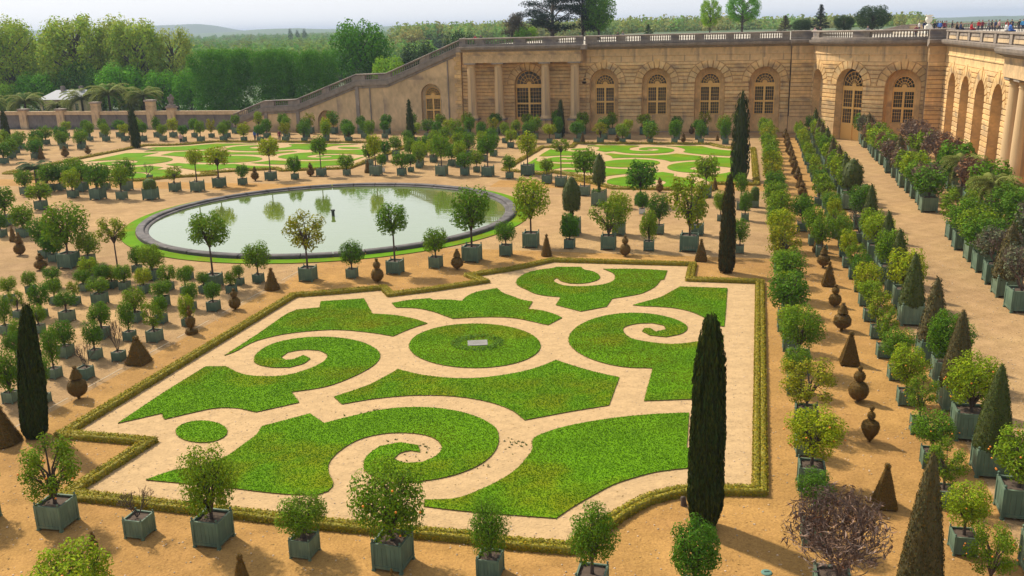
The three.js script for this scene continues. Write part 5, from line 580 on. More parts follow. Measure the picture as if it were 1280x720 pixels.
{ // row B, small lemon trees (x about 7.1)
  const bk = 'ayafayfaafyf'; let z = -25.2, i = 0; while (z > -141) { potted(7.1 + (rowR() - 0.5) * 0.25, Math.round(z * 10) / 10, 0.62 + 0.08 * rowR(), 2.15 + 0.6 * rowR(), 0.95 + 0.2 * rowR(), 1.35 + 0.5 * rowR(), bk[i % 12], 'B'); z -= 3.0; i++; }
  for (const [x, zz, k] of [[5.5, -67.1, 'f'], [5.2, -70.6, 'f'], [4.6, -75.4, 'd'], [6.6, -86.8, 'a'], [8.3, -72, 'n']]) potted(x, zz, 0.75, 3.0, 1.1, 1.9, k, 'B');
}
{ // row C, large boxes (x about 9.1): clipped yews between orange trees
  const c = [[-27.2, 'c'], [-31.0, 'f'], [-34.0, 'c'], [-37.2, 'y'], [-40.1, 'c'], [-43.2, 'd'], [-46.1, 'c'], [-52.0, 'c'], [-55.2, 'y'], [-57.6, 'c'], [-60.4, 'f'], [-63.4, 'c'], [-66.4, 'y'], [-69.6, 'f'], [-72.8, 'c'], [-77, 'f'], [-85.3, 'm'], [-89, 'f'], [-92, 'c'], [-95.2, 'y']]; let z = -98.4, i = 0; while (z > -141) { c.push([z, 'cfcyfcf'[i++ % 7]]); z -= 3.2; }
  for (const [zz, k] of c) potted(9.15 + (rowR() - 0.5) * 0.3, Math.round(zz * 10) / 10, k === 'm' ? 1.5 : 1.12 + 0.12 * rowR(), k === 'c' ? 3.9 + 0.5 * rowR() : k === 'm' ? 4.4 : 3.1 + 0.5 * rowR(), 1.2, k === 'c' ? 1.35 : k === 'm' ? 1.7 : 2.1 + 0.3 * rowR(), k, 'C');
}
{ // rows D and E under the side wall
  const d = [[-55.5, 'g'], [-58.6, 'c'], [-61.5, 'g'], [-64.5, 'f'], [-67.4, 'f'], [-70.8, 'f'], [-74.2, 'a'], [-84.9, 'f']]; let z = -88.4, i = 0; while (z > -138) { d.push([z, 'gfyagcgf'[i++ % 8]]); z -= 3.1; }
  for (const [zz, k] of d) potted(15.5 + (rowR() - 0.5) * 0.4, Math.round(zz * 10) / 10, 1.3, k === 'c' ? 4.4 : 3.5 + 0.6 * rowR(), 1.35, k === 'c' ? 1.7 : 2.9 + 0.4 * rowR(), k, 'D');
  const e = [[-54, 'g'], [-58, 'f'], [-62.5, 'g'], [-66.5, 'g'], [-70.5, 'f'], [-74.5, 'f'], [-79, 'p'], [-82.5, 'f'], [-87, 'g'], [-91, 'p'], [-96, 'd'], [-100.5, 'g'], [-105, 'g'], [-110, 'a'], [-115, 'g'], [-120, 'g']];
  for (const [zz, k] of e) potted(19.3 + (rowR() - 0.5) * 0.8, zz, 1.4, 4.3 + 0.7 * rowR(), 1.5, 3.7 + 0.5 * rowR(), k, 'E');
}
{ // three rows before the facade, the aisle and the left end
  const kinds = 'dffydfdffydsff'; let i = 0;
  for (const [z, x0, x1, st, s] of [[-131.4, -104, -1, 3.5, 0.85], [-136.8, -112, -2, 3.4, 0.85], [-142.6, -84, 1, 4.6, 1.1]]) for (let x = x0; x < x1; x += st) { i++; if (rowR() < 0.07) continue; const s2 = s * (0.85 + 0.3 * rowR()); potted(Math.round((x + (rowR() - 0.5) * 0.7) * 10) / 10, Math.round((z + (rowR() - 0.5) * 0.8) * 10) / 10, Math.round(s2 * 100) / 100, s2 * 1.0 + 1.9 + 0.8 * rowR(), s2 + 0.2 + 0.4 * rowR(), 1.7 + 0.7 * rowR(), kinds[i % 14], 'facade'); }
  for (let x = -45; x <= -29; x += 3.3) for (let z = -108; z >= -127; z -= 4.6) { i++; if (rowR() < 0.12) continue; potted(Math.round((x + (rowR() - 0.5)) * 10) / 10, Math.round((z + (rowR() - 0.5)) * 10) / 10, 0.8, 2.6 + 0.6 * rowR(), 1.0, 1.9 + 0.5 * rowR(), kinds[i % 14], 'aisle'); }
  for (let z = -96; z >= -127; z -= 5) for (let x = -97; x >= -118; x -= 3.6) { i++; if (rowR() < 0.15) continue; potted(Math.round((x + (rowR() - 0.5)) * 10) / 10, Math.round((z + (rowR() - 0.5)) * 10) / 10, 0.85, 2.7 + 0.6 * rowR(), 1.0, 2.2 + 0.5 * rowR(), kinds[i % 14], 'backwest'); }
}
// ---------- free-standing topiary ----------
const TOPW = { ball2: 'stacked yew balls', ballcone: 'yew ball under small cone', egg: 'egg-shaped yew with knobs', cone: 'knobbed yew cone', pyr: 'four-sided yew pyramid', disc: 'yew ball on foot', dome: 'dark yew dome' };
function topi(x, z, H, W, k, where, green) { const d = Math.hypot(x, z, 14), t = thing('yew_topiary', `${TOPW[k]} ${where}`, 'topiary', [x, 0.004, z], 0, 'clipped yews ' + where); (ranks['yew' + where] ??= []).push({ t, word: TOPW[k], tail: 'from the facade ' + where }); addYew(t, k, d < 50 ? 'near' : d < 85 ? 'mid' : 'far', H, W, 0, green ? [yewGreenCore, yewGreen] : [yewCore, yewMat]); }
for (let [x, z, H, W, k] of TOPIARY) { if (z < -146) z = -143.6; const where = x > 9 ? 'beside the wide path' : x > 4 ? 'on the strip beside the tree row' : z < -125 ? 'on the gravel before the facade' : x < -50 || z < -90 ? 'by the back parterres' : z > -23 ? 'on the sand before the boxes' : x < -28 ? 'along the left edge of the parterre' : 'between pool and parterre'; if (H > 3.5) { const t = thing('yew_topiary', 'tall tapering clipped yew on the sand strip, tallest of its row', 'topiary', [x, 0.004, z]); addYew(t, 'spire', 'near', H, W * 1.05, 0, [yewBrownCore, yewBrown]); } else topi(x, z, H, W, k, where, k === 'dome'); }
{ let i = 0; for (let z = -63.8; z > -138; z -= 4.6) topi(5.4, Math.round(z * 10) / 10, 1.5, 0.82, ['ballcone', 'pyr', 'ball2', 'cone'][i++ % 4], 'on the strip beside the tree row'); }
// ---------- cypresses ----------
{
  const coreP = [[0.3, 0.0], [0.42, 0.05], [0.5, 0.12], [0.5, 0.3], [0.5, 0.45], [0.47, 0.6], [0.45, 0.7], [0.39, 0.8], [0.3, 0.88], [0.18, 0.95], [0.08, 0.985], [0, 1]], slim = [[0.3, 0], [0.46, 0.04], [0.5, 0.12], [0.5, 0.25], [0.47, 0.4], [0.42, 0.52], [0.37, 0.65], [0.3, 0.76], [0.22, 0.86], [0.1, 0.95], [0, 1]];
  const mk = (prof, n, s, seed, asp) => { const g = latheG(prof, 18).toNonIndexed(), p = g.attributes.position; for (let i = 0; i < p.count; i++) { const a = Math.atan2(p.getZ(i), p.getX(i)), k = 0.74 + 0.4 * fbm(a * 2.5 + 20, p.getY(i) * 7 + seed, 3); p.setX(i, p.getX(i) * k); p.setZ(i, p.getZ(i) * k); } g.scale(1, asp, 1); g.computeVertexNormals(); const c = coat(g, n, s, seed, { jitter: 0.5, wide: 0.24, tint: 0.5, align: V(0, 1, 0), lift: 1.0 }); for (const h of [g, c]) h.scale(1, 1 / asp, 1); return [g, c]; };
  const m = leafMat(0.05, 0.068, 0.012, 0.15), core = flat(0.042, 0.057, 0.011), mr = leafMat(0.075, 0.06, 0.016, 0.15);
  const where = ['beside the curved hedge corner', 'at the left corner of the parterre hedge', 'in the notch of the hedge by the pool side', 'at the corner of the back parterre', 'before the columned portico', 'before the stair flank wall', 'behind the left back parterre', 'by the gate wall'];
  CYPRESS.forEach(([x, z, H, W], i) => { const near = z > -70, t = thing('cypress_tree', `slender dark cypress ${where[i]}`, 'tree', [x, 0, z]); const [g, c] = mk(i === 0 ? coreP : slim, i < 2 ? 17000 : near ? 6200 : 1500, i < 2 ? 0.17 : near ? 0.2 : 0.32, 40 + i, H / W); const k = part('core', g, core, t), f = part('foliage', c, i === 2 ? mr : m, t); for (const o of [k, f]) { o.scale.set(W * (i ? 0.84 : 0.9), H, W * (i ? 0.84 : 0.9)); o.position.y = 0.08; } f.userData.kind = 'stuff'; const tr = part('trunk', trunkUnit, barkMat, t); tr.scale.set(0.1, 0.5, 0.1); if (i === 1) t.rotation.z = -0.11; });
}
{ // small odds and ends on the sand
  const s = thing('tree_stump', 'small cut stump on the sand inside the curved hedge corner', 'stump', [-1.55, 0, -29.4]); part('trunk', (() => { const g = latheG([[0.12, 0], [0.1, 0.1], [0.09, 0.32], [0.0, 0.35]], 8); g.rotateZ(0.12); return g; })(), barkMat, s);
  const c = thing('valve_cover', 'small teal-green cover lying on the sand near the cypress shadow', 'cover', [1.15, 0.004, -25.75], 0.3); part('lid', latheG([[0.0, 0.05], [0.13, 0.045], [0.17, 0.02], [0.17, 0]], 10), flat(0.1, 0.2, 0.16), c); part('handle', boxG(-0.08, 0.08, 0.045, 0.07, -0.02, 0.02), flat(0.08, 0.15, 0.12), c);
}
rankLabels();
// ---------- trees beyond the garden ----------
const TM = { olive: leafMat(0.32, 0.42, 0.05, 0.45), olive2: leafMat(0.37, 0.43, 0.07, 0.45), green: leafMat(0.14, 0.35, 0.015, 0.35), bright: leafMat(0.25, 0.42, 0.02, 0.4), dark: leafMat(0.05, 0.09, 0.03, 0.25), clip: leafMat(0.095, 0.25, 0.012, 0.28), pine: leafMat(0.022, 0.04, 0.028, 0.2), mid: leafMat(0.11, 0.24, 0.025, 0.35), brown: leafMat(0.11, 0.095, 0.06, 0.3) };
const treeBark = flat(0.07, 0.055, 0.04);
function treeShape(seed, n, cr, hollow) { return crownClumps(seed, n, cr, 1, hollow); }
const bigG = {};
function bigTree(kind, v) {
  const id = kind + v; if (bigG[id]) return bigG[id]; const sd = 500 + v * 31 + kind.length * 7; let cl, n, s, o = { jitter: 0.8, tint: 0.3, up: 0.3, wide: 0.75 };
  if (kind === 'airy') { cl = treeShape(sd, 34, 0.26, 0.62); n = 8000; s = 0.062; o.low = 0.1; } else if (kind === 'round') { cl = treeShape(sd, 26, 0.34, 0.6); n = 7000; s = 0.075; } else if (kind === 'block') { cl = []; const R = rand(sd); for (let k = 0; k < 150; k++) { const f = k % 5, a = (R() - 0.5) * 1.74, b = (R() - 0.5) * 1.8, c = 0.86 + 0.04 * R(), q = 0.17 + 0.06 * R(); cl.push([...(f === 0 ? [a, c + 0.03, b * 0.96] : f < 3 ? [a, b, f === 1 ? c : -c] : [f === 3 ? c : -c, b, a]), q, q * 0.8, q]); } for (let k = 0; k < 27; k++) cl.push([(k % 3 - 1) * 0.55, (((k / 3) | 0) % 3 - 1) * 0.55, (((k / 9) | 0) - 1) * 0.55, 0.45, 0.45, 0.45]); n = 30000; s = 0.055; } else if (kind === 'pine') { cl = []; const R = rand(sd); for (let k = 0; k < 26; k++) { const a = R() * 6.28, y = -0.8 + 1.75 * k / 26, r = (0.35 + 0.6 * R()) * (y > 0.55 ? 0.6 : 1); cl.push([Math.cos(a) * r, y, Math.sin(a) * r, 0.4, 0.14, 0.4]); } n = 9000; s = 0.085; o.wide = 0.3; o.low = 0.1; } else { cl = []; const R = rand(sd); for (let k = 0; k < 30; k++) { const y = -0.9 + 1.85 * k / 30, a = k * 2.4, r = (0.95 - y) * 0.36 * (0.6 + 0.5 * R()); cl.push([Math.cos(a) * r, y, Math.sin(a) * r, 0.1 + 0.22 * (0.95 - y) * 0.5, 0.09, 0.1 + 0.22 * (0.95 - y) * 0.5]); } n = 4200; s = 0.08; o.wide = 0.35; }
  const g = cloud(cl, n, s, sd + 1, o); const R = rand(sd + 3), L = kind === 'block' ? [{ p: [V(0, -1, 0), V(0, -0.6, 0)], r: [0.06, 0.05] }] : [{ p: [V(0, -1.6, 0), V(0.02, -0.9, 0.01), V(0, -0.2, 0), V(0.02, 0.55, 0)], r: [0.075, 0.06, 0.045, 0.012] }];
  if (kind !== 'block') for (const c of cl) { const y0 = Math.max(-1.0, Math.min(0.4, c[1] - 0.45)); L.push({ p: [V(0, y0, 0), V(c[0] * 0.5, (y0 + c[1]) / 2 + 0.05, c[2] * 0.5), V(c[0], c[1], c[2])], r: [0.03, 0.018, 0.005] }); for (let k = 0; k < 2; k++) L.push({ p: [V(c[0] * 0.6, c[1] - 0.12, c[2] * 0.6), V(c[0] + (R() - 0.5) * 0.4, c[1] + (R() - 0.3) * 0.3, c[2] + (R() - 0.5) * 0.4)], r: [0.012, 0.003] }); }
  return bigG[id] = [g, tubes(L, 4)];
}
let tv = 0;
// x, z, base height, top height, crown width, kind, material
function tree(x, z, base, top, w, kind, mat, label, group, clear = 0.3) {
  const t = thing(kind === 'pine' || kind === 'fir' ? 'pine_tree' : kind === 'block' ? 'clipped_hornbeam' : 'broadleaf_tree', label, 'tree', [x, base, z], 0, group); const [g, b] = bigTree(kind, tv++ % 3), H = top - base, c0 = H * clear, rh = (H - c0) / 2, turn = kind === 'block' ? 0 : (tv * 1.7) % 6.28;
  const tr = part('trunk', b, treeBark, t), f = part('crown', g, TM[mat], t); if (group) (ranks['tree' + group] ??= []).push({ t, word: label, tail: 'from the stairs' }); for (const o of [tr, f]) { o.scale.set(w / 2, rh, w / 2); o.position.y = c0 + rh; o.rotation.y = turn; } tr.scale.y = rh * 1.0; f.userData.kind = 'stuff';
  if (c0 > 0.6 * rh) { const k = part('stem', trunkUnit, treeBark, t); k.scale.set(w * 0.035, c0 + rh * 0.5, w * 0.035); }
  return t;
}
// [pixel-free world places] large spring trees at the left
for (const [x, z, top, w, m] of [[-163, -184, 21.6, 16, 'olive'], [-155, -194, 21.4, 16, 'olive2'], [-147, -186, 22, 18, 'olive'], [-140, -194, 21.8, 16, 'olive2'], [-132.5, -187, 20.4, 16, 'olive'], [-128, -194, 18.6, 13, 'olive2'], [-172, -192, 22.6, 16, 'olive2']]) tree(x, z, 0, top, w, 'airy', m, m === 'olive' ? 'tall olive-green spring tree behind the gate wall' : 'tall pale leafing tree behind the gate wall', 'tall trees behind the gate wall', 0.12);
for (const [x, z, top, w, m] of [[-151.5, -178, 9.6, 11, 'green'], [-144, -182, 11.6, 10, 'mid'], [-137, -180, 10.0, 8, 'mid'], [-130, -177, 11.3, 12, 'green'], [-121, -178, 9.6, 8.5, 'green'], [-113.5, -177, 10, 7.5, 'green'], [-158, -174, 7.6, 8, 'bright']]) tree(x, z, 0, top, w, 'round', m, `${m === 'mid' ? 'deep green' : m === 'green' ? 'fresh green' : 'bright green'} round tree behind the house and palms`, 'round trees behind the palms', 0.05);
for (const [x, z, top, w] of [[-102.4, -172, 13.0, 10.2], [-91.4, -174, 12.7, 8.2], [-82.4, -173, 12.4, 7.0]]) tree(x, z, 0, top, w, 'block', 'clip', 'square clipped green hornbeam behind the stair flank', 'clipped hornbeams', 0.03);
tree(-78.5, -186, 0, 18.9, 13.5, 'round', 'clip', 'tall dark-shaded broad green tree above the stair flank', null, 0.2);
tree(-67.0, -172, 0, 11.6, 8.4, 'round', 'bright', 'small bright lime-green tree behind the sloping balustrade', null, 0.2);
tree(-73.5, -172, 0, 9.5, 6, 'round', 'dark', 'dark brownish bush behind the middle landing of the stairs', null, 0.05);
for (const [x, z, top, w] of [[-62.0, -176, 14.2, 8.5], [-55.5, -182, 16.0, 8]]) tree(x, z, 0, top, w, 'round', 'dark', 'dark evergreen tree behind the sloping balustrade', 'dark evergreens behind the stairs', 0.2);
tree(-49.5, -200, 0, 19.2, 8, 'pine', 'brown', 'sparse brownish tree at the top of the stairs', null, 0.3); tree(-46.5, -196, 0, 16.4, 5, 'round', 'mid', 'small leafy tree at the top of the stairs', null, 0.3);
// trees on and behind the terrace
tree(-38.5, -190, 13.35, 24.5, 13, 'pine', 'pine', 'large dark umbrella-like pine standing behind the terrace balustrade', null, 0.12); tree(-33.2, -194, 13.35, 25.5, 9, 'pine', 'pine', 'second dark pine beside the larger pine on the terrace', null, 0.1); tree(-29.5, -192, 13.35, 22.5, 7.5, 'round', 'mid', 'green tree against the dark pines on the terrace', null, 0.15); tree(-47, -205, 13.0, 16.4, 5, 'round', 'bright', 'small bright green bush left of the dark pines', null, 0.1);
tree(-9.3, -232, 13.35, 21.8, 6, 'airy', 'bright', 'young bright green tree behind the terrace balustrade', null, 0.2); tree(-2.0, -236, 13.35, 23, 9, 'airy', 'green', 'taller green tree with open crown behind the terrace', null, 0.25); tree(8.0, -240, 13.35, 17.5, 5, 'fir', 'brown', 'thin bare conifer behind the terrace', null, 0.1);
tree(15.2, -228, 13.35, 19.6, 6, 'fir', 'pine', 'blue-green fir with pointed top behind the terrace', null, 0.08); tree(20.2, -228, 13.35, 17.2, 5.5, 'round', 'dark', 'dark rounded yew beside the pointed fir', null, 0.05); tree(25.5, -222, 13.35, 19.0, 8.5, 'round', 'dark', 'broad dark evergreen left of the stone urn', null, 0.05); tree(11.2, -228, 13.35, 16.6, 5, 'round', 'dark', 'low dark evergreen left of the pointed fir', null, 0.05); tree(-22, -215, 13.35, 16.2, 3.6, 'fir', 'dark', 'small dark conifer on the terrace right of the pines', null, 0.05);
// ---------- palms before the house ----------
for (const [x, h, w] of [[-153, 4.2, 5], [-143.8, 4.4, 6], [-135.2, 4.6, 6.4], [-128, 3.8, 4], [-122.4, 5.2, 6.6], [-116.4, 6.0, 7], [-109, 5.6, 6.2], [-111.5, 3.9, 4.4]]) { const t = thing('palm_tree', h > 5 ? 'tall palm with olive fronds behind the gate wall' : 'low palm with arching fronds behind the gate wall', 'palm', [x, 0, -154.5], x, 'palms behind the gate wall'); (ranks.palms ??= []).push({ t, word: t.userData.label, tail: 'from the stairs' }); const k = part('trunk', trunkUnit, treeBark, t); k.scale.set(0.3, h, 0.3); const f = part('fronds', palmG, palmLeaf, t); f.position.y = h; f.scale.setScalar(w / 1.5); f.userData.kind = 'stuff'; }
{ const t = thing('palm_tree', 'low grey-green palm at the left end of the pool side ranks', 'palm', [-77.5, 0, -88.5]); const f = part('fronds', palmG, leafMat(0.07, 0.12, 0.05), t); f.position.y = 2.1; f.scale.setScalar(2.2); f.userData.kind = 'stuff'; const k = part('trunk', trunkUnit, barkMat, t); k.scale.set(0.25, 2.1, 0.25); }
// ---------- far woods ----------
{
  const R = rand(31), u = cloud(crownClumps(901, 12, 0.42, 1, 0.55), 620, 0.17, 902, { jitter: 0.8, tint: 0.3, wide: 0.9, up: 0.3 });
  const wood = (label, places, mat) => { const im = new THREE.InstancedMesh(u, mat, places.length), m = new THREE.Matrix4(), q = new THREE.Quaternion(), c = new THREE.Color(); places.forEach(([x, y, z, w, h, k], i) => { m.compose(V(x, y + h / 2, z), q.setFromAxisAngle(V(0, 1, 0), R() * 6.28), V(w / 2, h / 2, w / 2)); im.setMatrixAt(i, m); c.setRGB(0.75 + 0.5 * k, 0.85 + 0.3 * R(), 0.8 + 0.4 * R()); im.setColorAt(i, c); }); im.name = numbered('woodland'); im.userData = { kind: 'stuff', label, category: 'woodland' }; shade(im); scene.add(im); };
  const dirX = (az, d) => [Math.sin(az) * d, -Math.cos(az) * d];
  let P = []; for (let k = 0; k < 2600; k++) { const az = -0.95 + 0.62 * R(), d = 330 + 1500 * Math.pow(R(), 1.6), [x, z] = dirX(az, d); const hill = Math.max(0, (d - 500) * 0.004); const h = 9 + 6 * R() + hill * 0.3; P.push([x, -2 + hill, z, 9 + 7 * R() + d * 0.004, h, R()]); }
  wood('mixed green woodland rolling away to the hills beyond the stairs', P, leafMat(0.18, 0.29, 0.05, 0.35));
  P = []; for (let k = 0; k < 900; k++) { const az = -0.36 + 0.525 * R(), d = 420 + 260 * R(), [x, z] = dirX(az, d); P.push([x, 4, z, 10 + 6 * R(), (az > 0 ? 11 : 12.5) + 4 * R(), R()]); }
  wood('pale spring-green line of trees far behind the terrace', P, leafMat(0.27, 0.33, 0.08, 0.4));
  // poplars on the plain
  for (const [az, d, h] of [[-0.468, 900, 20.6], [-0.461, 900, 19.2], [-0.454, 900, 20]]) { const [x, z] = dirX(az, d), t = thing('poplar_tree', `${h > 20.5 ? 'tallest' : h < 19.5 ? 'shortest' : 'middle-sized'} grey-green poplar of the three on the plain`, 'tree', [x, 0, z], 0, 'three poplars on the plain'); const f = part('crown', cloud([[0, 0.35, 0, 0.9, 0.3, 0.9], [0, 0.6, 0, 1, 0.3, 1], [0, 0.82, 0, 0.7, 0.2, 0.7]], 700, 0.14, 77), TM.dark, t); f.scale.set(2.6, h, 2.6); f.userData.kind = 'stuff'; const k = part('trunk', trunkUnit, treeBark, t); k.scale.set(0.5, h * 0.4, 0.5); }
}
// ---------- hills ----------
function hills(d, az0, az1, prof, mat, depth = 900) { const n = 90, pos = [], idx = [], m = 5; for (let i = 0; i <= n; i++) { const t = i / n, az = az0 + (az1 - az0) * t, h = prof(t, az) + 3.5 * fbm(t * 60, d * 0.01, 4); for (let j = 0; j <= m; j++) { const s = j / m, r = d + s * depth, y = h * Math.sin(Math.min(1, s * 1.6) * Math.PI / 2) - 5 * (1 - Math.min(1, s * 4)); pos.push(Math.sin(az) * r, y, -Math.cos(az) * r); } } for (let i = 0; i < n; i++) for (let j = 0; j < m; j++) { const a = i * (m + 1) + j; idx.push(a, a + m + 1, a + 1, a + 1, a + m + 1, a + m + 2); } return struct('hills', geoFrom(pos, idx), mat); }
const bump = (x, c, w) => Math.exp(-(((x - c) / w) ** 2));
hills(3600, -1.0, -0.2, (t, az) => 26 + 30 * bump(az, -0.6, 0.045) + 26 * bump(az, -0.55, 0.03) + 30 * bump(az, -0.68, 0.05) + 8 * bump(az, -0.35, 0.09), flat(0.05, 0.09, 0.04));
hills(2300, -1.0, -0.1, (t, az) => 20 + 9 * bump(az, -0.48, 0.05) + 8 * bump(az, -0.36, 0.06), flat(0.05, 0.10, 0.035), 700);
hills(2600, -0.25, 0.5, (t, az) => 14, flat(0.06, 0.10, 0.035), 700);
// ---------- urn ----------
{ const t = thing('stone_urn', 'white stone urn on a pedestal among the people on the terrace', 'urn', [26.9, 13.704, -162]); t.scale.setScalar(0.9); part('pedestal', boxG(-0.55, 0.55, 0, 1.25, -0.55, 0.55), flat(0.7, 0.66, 0.58), t); part('urn', latheG([[0.4, 1.251], [0.4, 1.35], [0.18, 1.5], [0.2, 1.65], [0.5, 1.9], [0.62, 2.3], [0.5, 2.6], [0.42, 2.72], [0.66, 2.95], [0.7, 3.02], [0.5, 3.03], [0, 2.9]], 16), flat(0.74, 0.7, 0.62), t); }
// ---------- people ----------
function bodyField(joints) { // joints: [[ax,ay,az,ra, bx,by,bz,rb], ...] -> smooth union meshed by marching cubes
  const N = 44, mc = new MarchingCubes(N, new THREE.MeshBasicMaterial(), false, false, 40000); mc.isolation = 0; const S = 0.98; let o = 0;
  for (let k = 0; k < N; k++) for (let j = 0; j < N; j++) for (let i = 0; i < N; i++) { const x = (i - N / 2) / (N / 2) * S, y = (j - N / 2) / (N / 2) * S + 0.9, z = (k - N / 2) / (N / 2) * S; let d = 9; for (const b of joints) { const ux = b[4] - b[0], uy = b[5] - b[1], uz = b[6] - b[2], px = x - b[0], py = y - b[1], pz = z - b[2], L = ux * ux + uy * uy + uz * uz || 1e-9, t = Math.max(0, Math.min(1, (px * ux + py * uy + pz * uz) / L)), e = Math.hypot(px - ux * t, py - uy * t, pz - uz * t) - (b[3] + (b[7] - b[3]) * t), h = Math.max(0, Math.min(1, 0.5 + 0.5 * (d - e) / 0.035)); d = d + (e - d) * h - 0.035 * h * (1 - h); } mc.field[o++] = -d; }
  mc.update(); const n = mc.count ?? mc.geometry.drawRange.count, p = mc.positionArray.slice(0, n * 3), g = new THREE.BufferGeometry(); for (let i = 0; i < n; i++) { p[i * 3] *= S; p[i * 3 + 1] = p[i * 3 + 1] * S + 0.9; p[i * 3 + 2] *= S; } g.setAttribute('position', new THREE.Float32BufferAttribute(p, 3)); g.computeVertexNormals(); return g;
}
const HEADP = (x, y, z) => [[x, y, z, 0.09, x, y + 0.1, z, 0.095], [x, y + 0.02, z + 0.06, 0.05, x, y + 0.05, z + 0.085, 0.028], [x, y - 0.12, z - 0.01, 0.055, x, y - 0.02, z, 0.055]];
const hand = (x, y, z, s) => [[x, y, z, 0.04, x, y - 0.07, z + 0.02, 0.036], [x - 0.02 * s, y - 0.05, z + 0.01, 0.016, x - 0.045 * s, y - 0.1, z + 0.03, 0.012], ...[-0.028, -0.009, 0.01, 0.028].map((f, i) => [x, y - 0.06, z + f, 0.014, x, y - 0.13 - (i % 3) * 0.012, z + f + 0.02, 0.011])];
const torso = [[0, 0.98, 0, 0.145, 0, 1.2, 0, 0.15], [-0.1, 1.36, 0, 0.1, 0.1, 1.36, 0, 0.1], [0, 1.2, 0, 0.15, 0, 1.38, -0.01, 0.12], [-0.08, 0.95, 0, 0.11, 0.08, 0.95, 0, 0.11]];
const legs = (a, b) => [[-0.095, 0.92, 0, 0.095, -0.1, 0.5, 0.03 + a, 0.065], [-0.1, 0.5, 0.03 + a, 0.065, -0.1, 0.08, -0.02 + a * 1.2, 0.045], [-0.1, 0.05, -0.03 + a * 1.2, 0.045, -0.12, 0.035, 0.14 + a * 1.2, 0.035], [0.095, 0.92, 0, 0.095, 0.1, 0.5, 0.03 + b, 0.065], [0.1, 0.5, 0.03 + b, 0.065, 0.1, 0.08, -0.02 + b * 1.2, 0.045], [0.1, 0.05, -0.03 + b * 1.2, 0.045, 0.12, 0.035, 0.14 + b * 1.2, 0.035]];
const arm = (s, ex, ey, ez, hx, hy, hz) => [[s * 0.2, 1.38, 0, 0.062, ex * s, ey, ez, 0.05], [ex * s, ey, ez, 0.05, hx * s, hy, hz, 0.036], ...hand(hx * s, hy - 0.03, hz, s)];
const POSES = { standing: bodyField([...torso, ...HEADP(0, 1.6, 0.01), ...legs(0, 0), ...arm(-1, 0.28, 1.12, -0.02, 0.29, 0.88, 0.06), ...arm(1, 0.28, 1.12, -0.02, 0.27, 0.88, 0.08)]), walking: bodyField([...torso, ...HEADP(0, 1.6, 0.02), ...legs(0.16, -0.16), ...arm(-1, 0.27, 1.13, -0.12, 0.27, 0.9, -0.1), ...arm(1, 0.27, 1.13, 0.08, 0.26, 0.92, 0.2)]), leaning: bodyField([...torso, ...HEADP(0, 1.58, 0.06), ...legs(-0.04, 0.02), ...arm(-1, 0.26, 1.14, 0.1, 0.2, 1.05, 0.34), ...arm(1, 0.26, 1.14, 0.1, 0.2, 1.05, 0.34)]),
  sitting: bodyField([...torso.map((b) => [b[0], b[1] - 0.42, b[2], b[3], b[4], b[5] - 0.42, b[6], b[7]]), ...HEADP(0, 1.18, 0.01), ...[-1, 1].flatMap((s) => [[s * 0.1, 0.52, 0, 0.1, s * 0.12, 0.5, 0.42, 0.07], [s * 0.12, 0.5, 0.42, 0.065, s * 0.12, 0.08, 0.42, 0.045], [s * 0.12, 0.05, 0.4, 0.045, s * 0.13, 0.04, 0.56, 0.035], [s * 0.2, 0.96, 0, 0.062, s * 0.27, 0.72, 0.04, 0.05], [s * 0.27, 0.72, 0.04, 0.05, s * 0.16, 0.6, 0.28, 0.036], ...hand(s * 0.16, 0.6, 0.3, s)])]) };
const personMat = new THREE.MeshStandardMaterial({ vertexColors: true, roughness: 0.85 });
const SHIRT = { navy: [0.02, 0.03, 0.09], black: [0.015, 0.015, 0.018], red: [0.45, 0.02, 0.03], maroon: [0.18, 0.02, 0.04], white: [0.7, 0.68, 0.66], blue: [0.06, 0.16, 0.5], 'sky blue': [0.06, 0.3, 0.6], pink: [0.6, 0.35, 0.33], grey: [0.16, 0.16, 0.18] };
function person(x, y, z, turn, pose, shirt, label, group, trousers = [0.03, 0.035, 0.06]) {
  const t = thing('person', label, 'person', [x, y, z], turn, group), g = POSES[pose].clone(), p = g.attributes.position, col = [], sit = pose === 'sitting' ? 0.42 : 0;
  for (let i = 0; i < p.count; i++) { const h = p.getY(i) + sit, zz = p.getZ(i), xx = Math.abs(p.getX(i)); let c = trousers; if (h > 1.49 && xx < 0.16) c = h > 1.68 || zz < -0.02 ? [0.04, 0.025, 0.018] : [0.5, 0.31, 0.23]; else if (xx > 0.21 && h < 0.92 + (sit ? 0.12 : 0) && h > 0.6) c = [0.5, 0.31, 0.23]; else if (h > 0.93) c = SHIRT[shirt]; else if (h - sit < 0.09) c = [0.02, 0.02, 0.02]; col.push(...c); }
  g.setAttribute('color', new THREE.Float32BufferAttribute(col, 3)); part('body', g, personMat, t); return t;
}
const TG = 'visitors on the terrace', walkX = (px, z) => Math.round((25.2 + (px - 1148) * 0.1121) * (z / -160) * 10) / 10;
const tp = (px, z, pose, sh, lab, turn = 0) => person(walkX(px, z), 13.704, z, turn, pose, sh, lab, TG);
for (const [x, z, c, t] of [[16.2, -145.6, 'grey', -0.4], [9.9, -147.2, 'black', -0.8], [9.2, -148.2, 'pink', -0.8], [21, -135, 'maroon', -0.2]]) person(x, 13.36, z, t, 'leaning', c, `person in ${c} leaning on the rounded corner parapet`, TG);
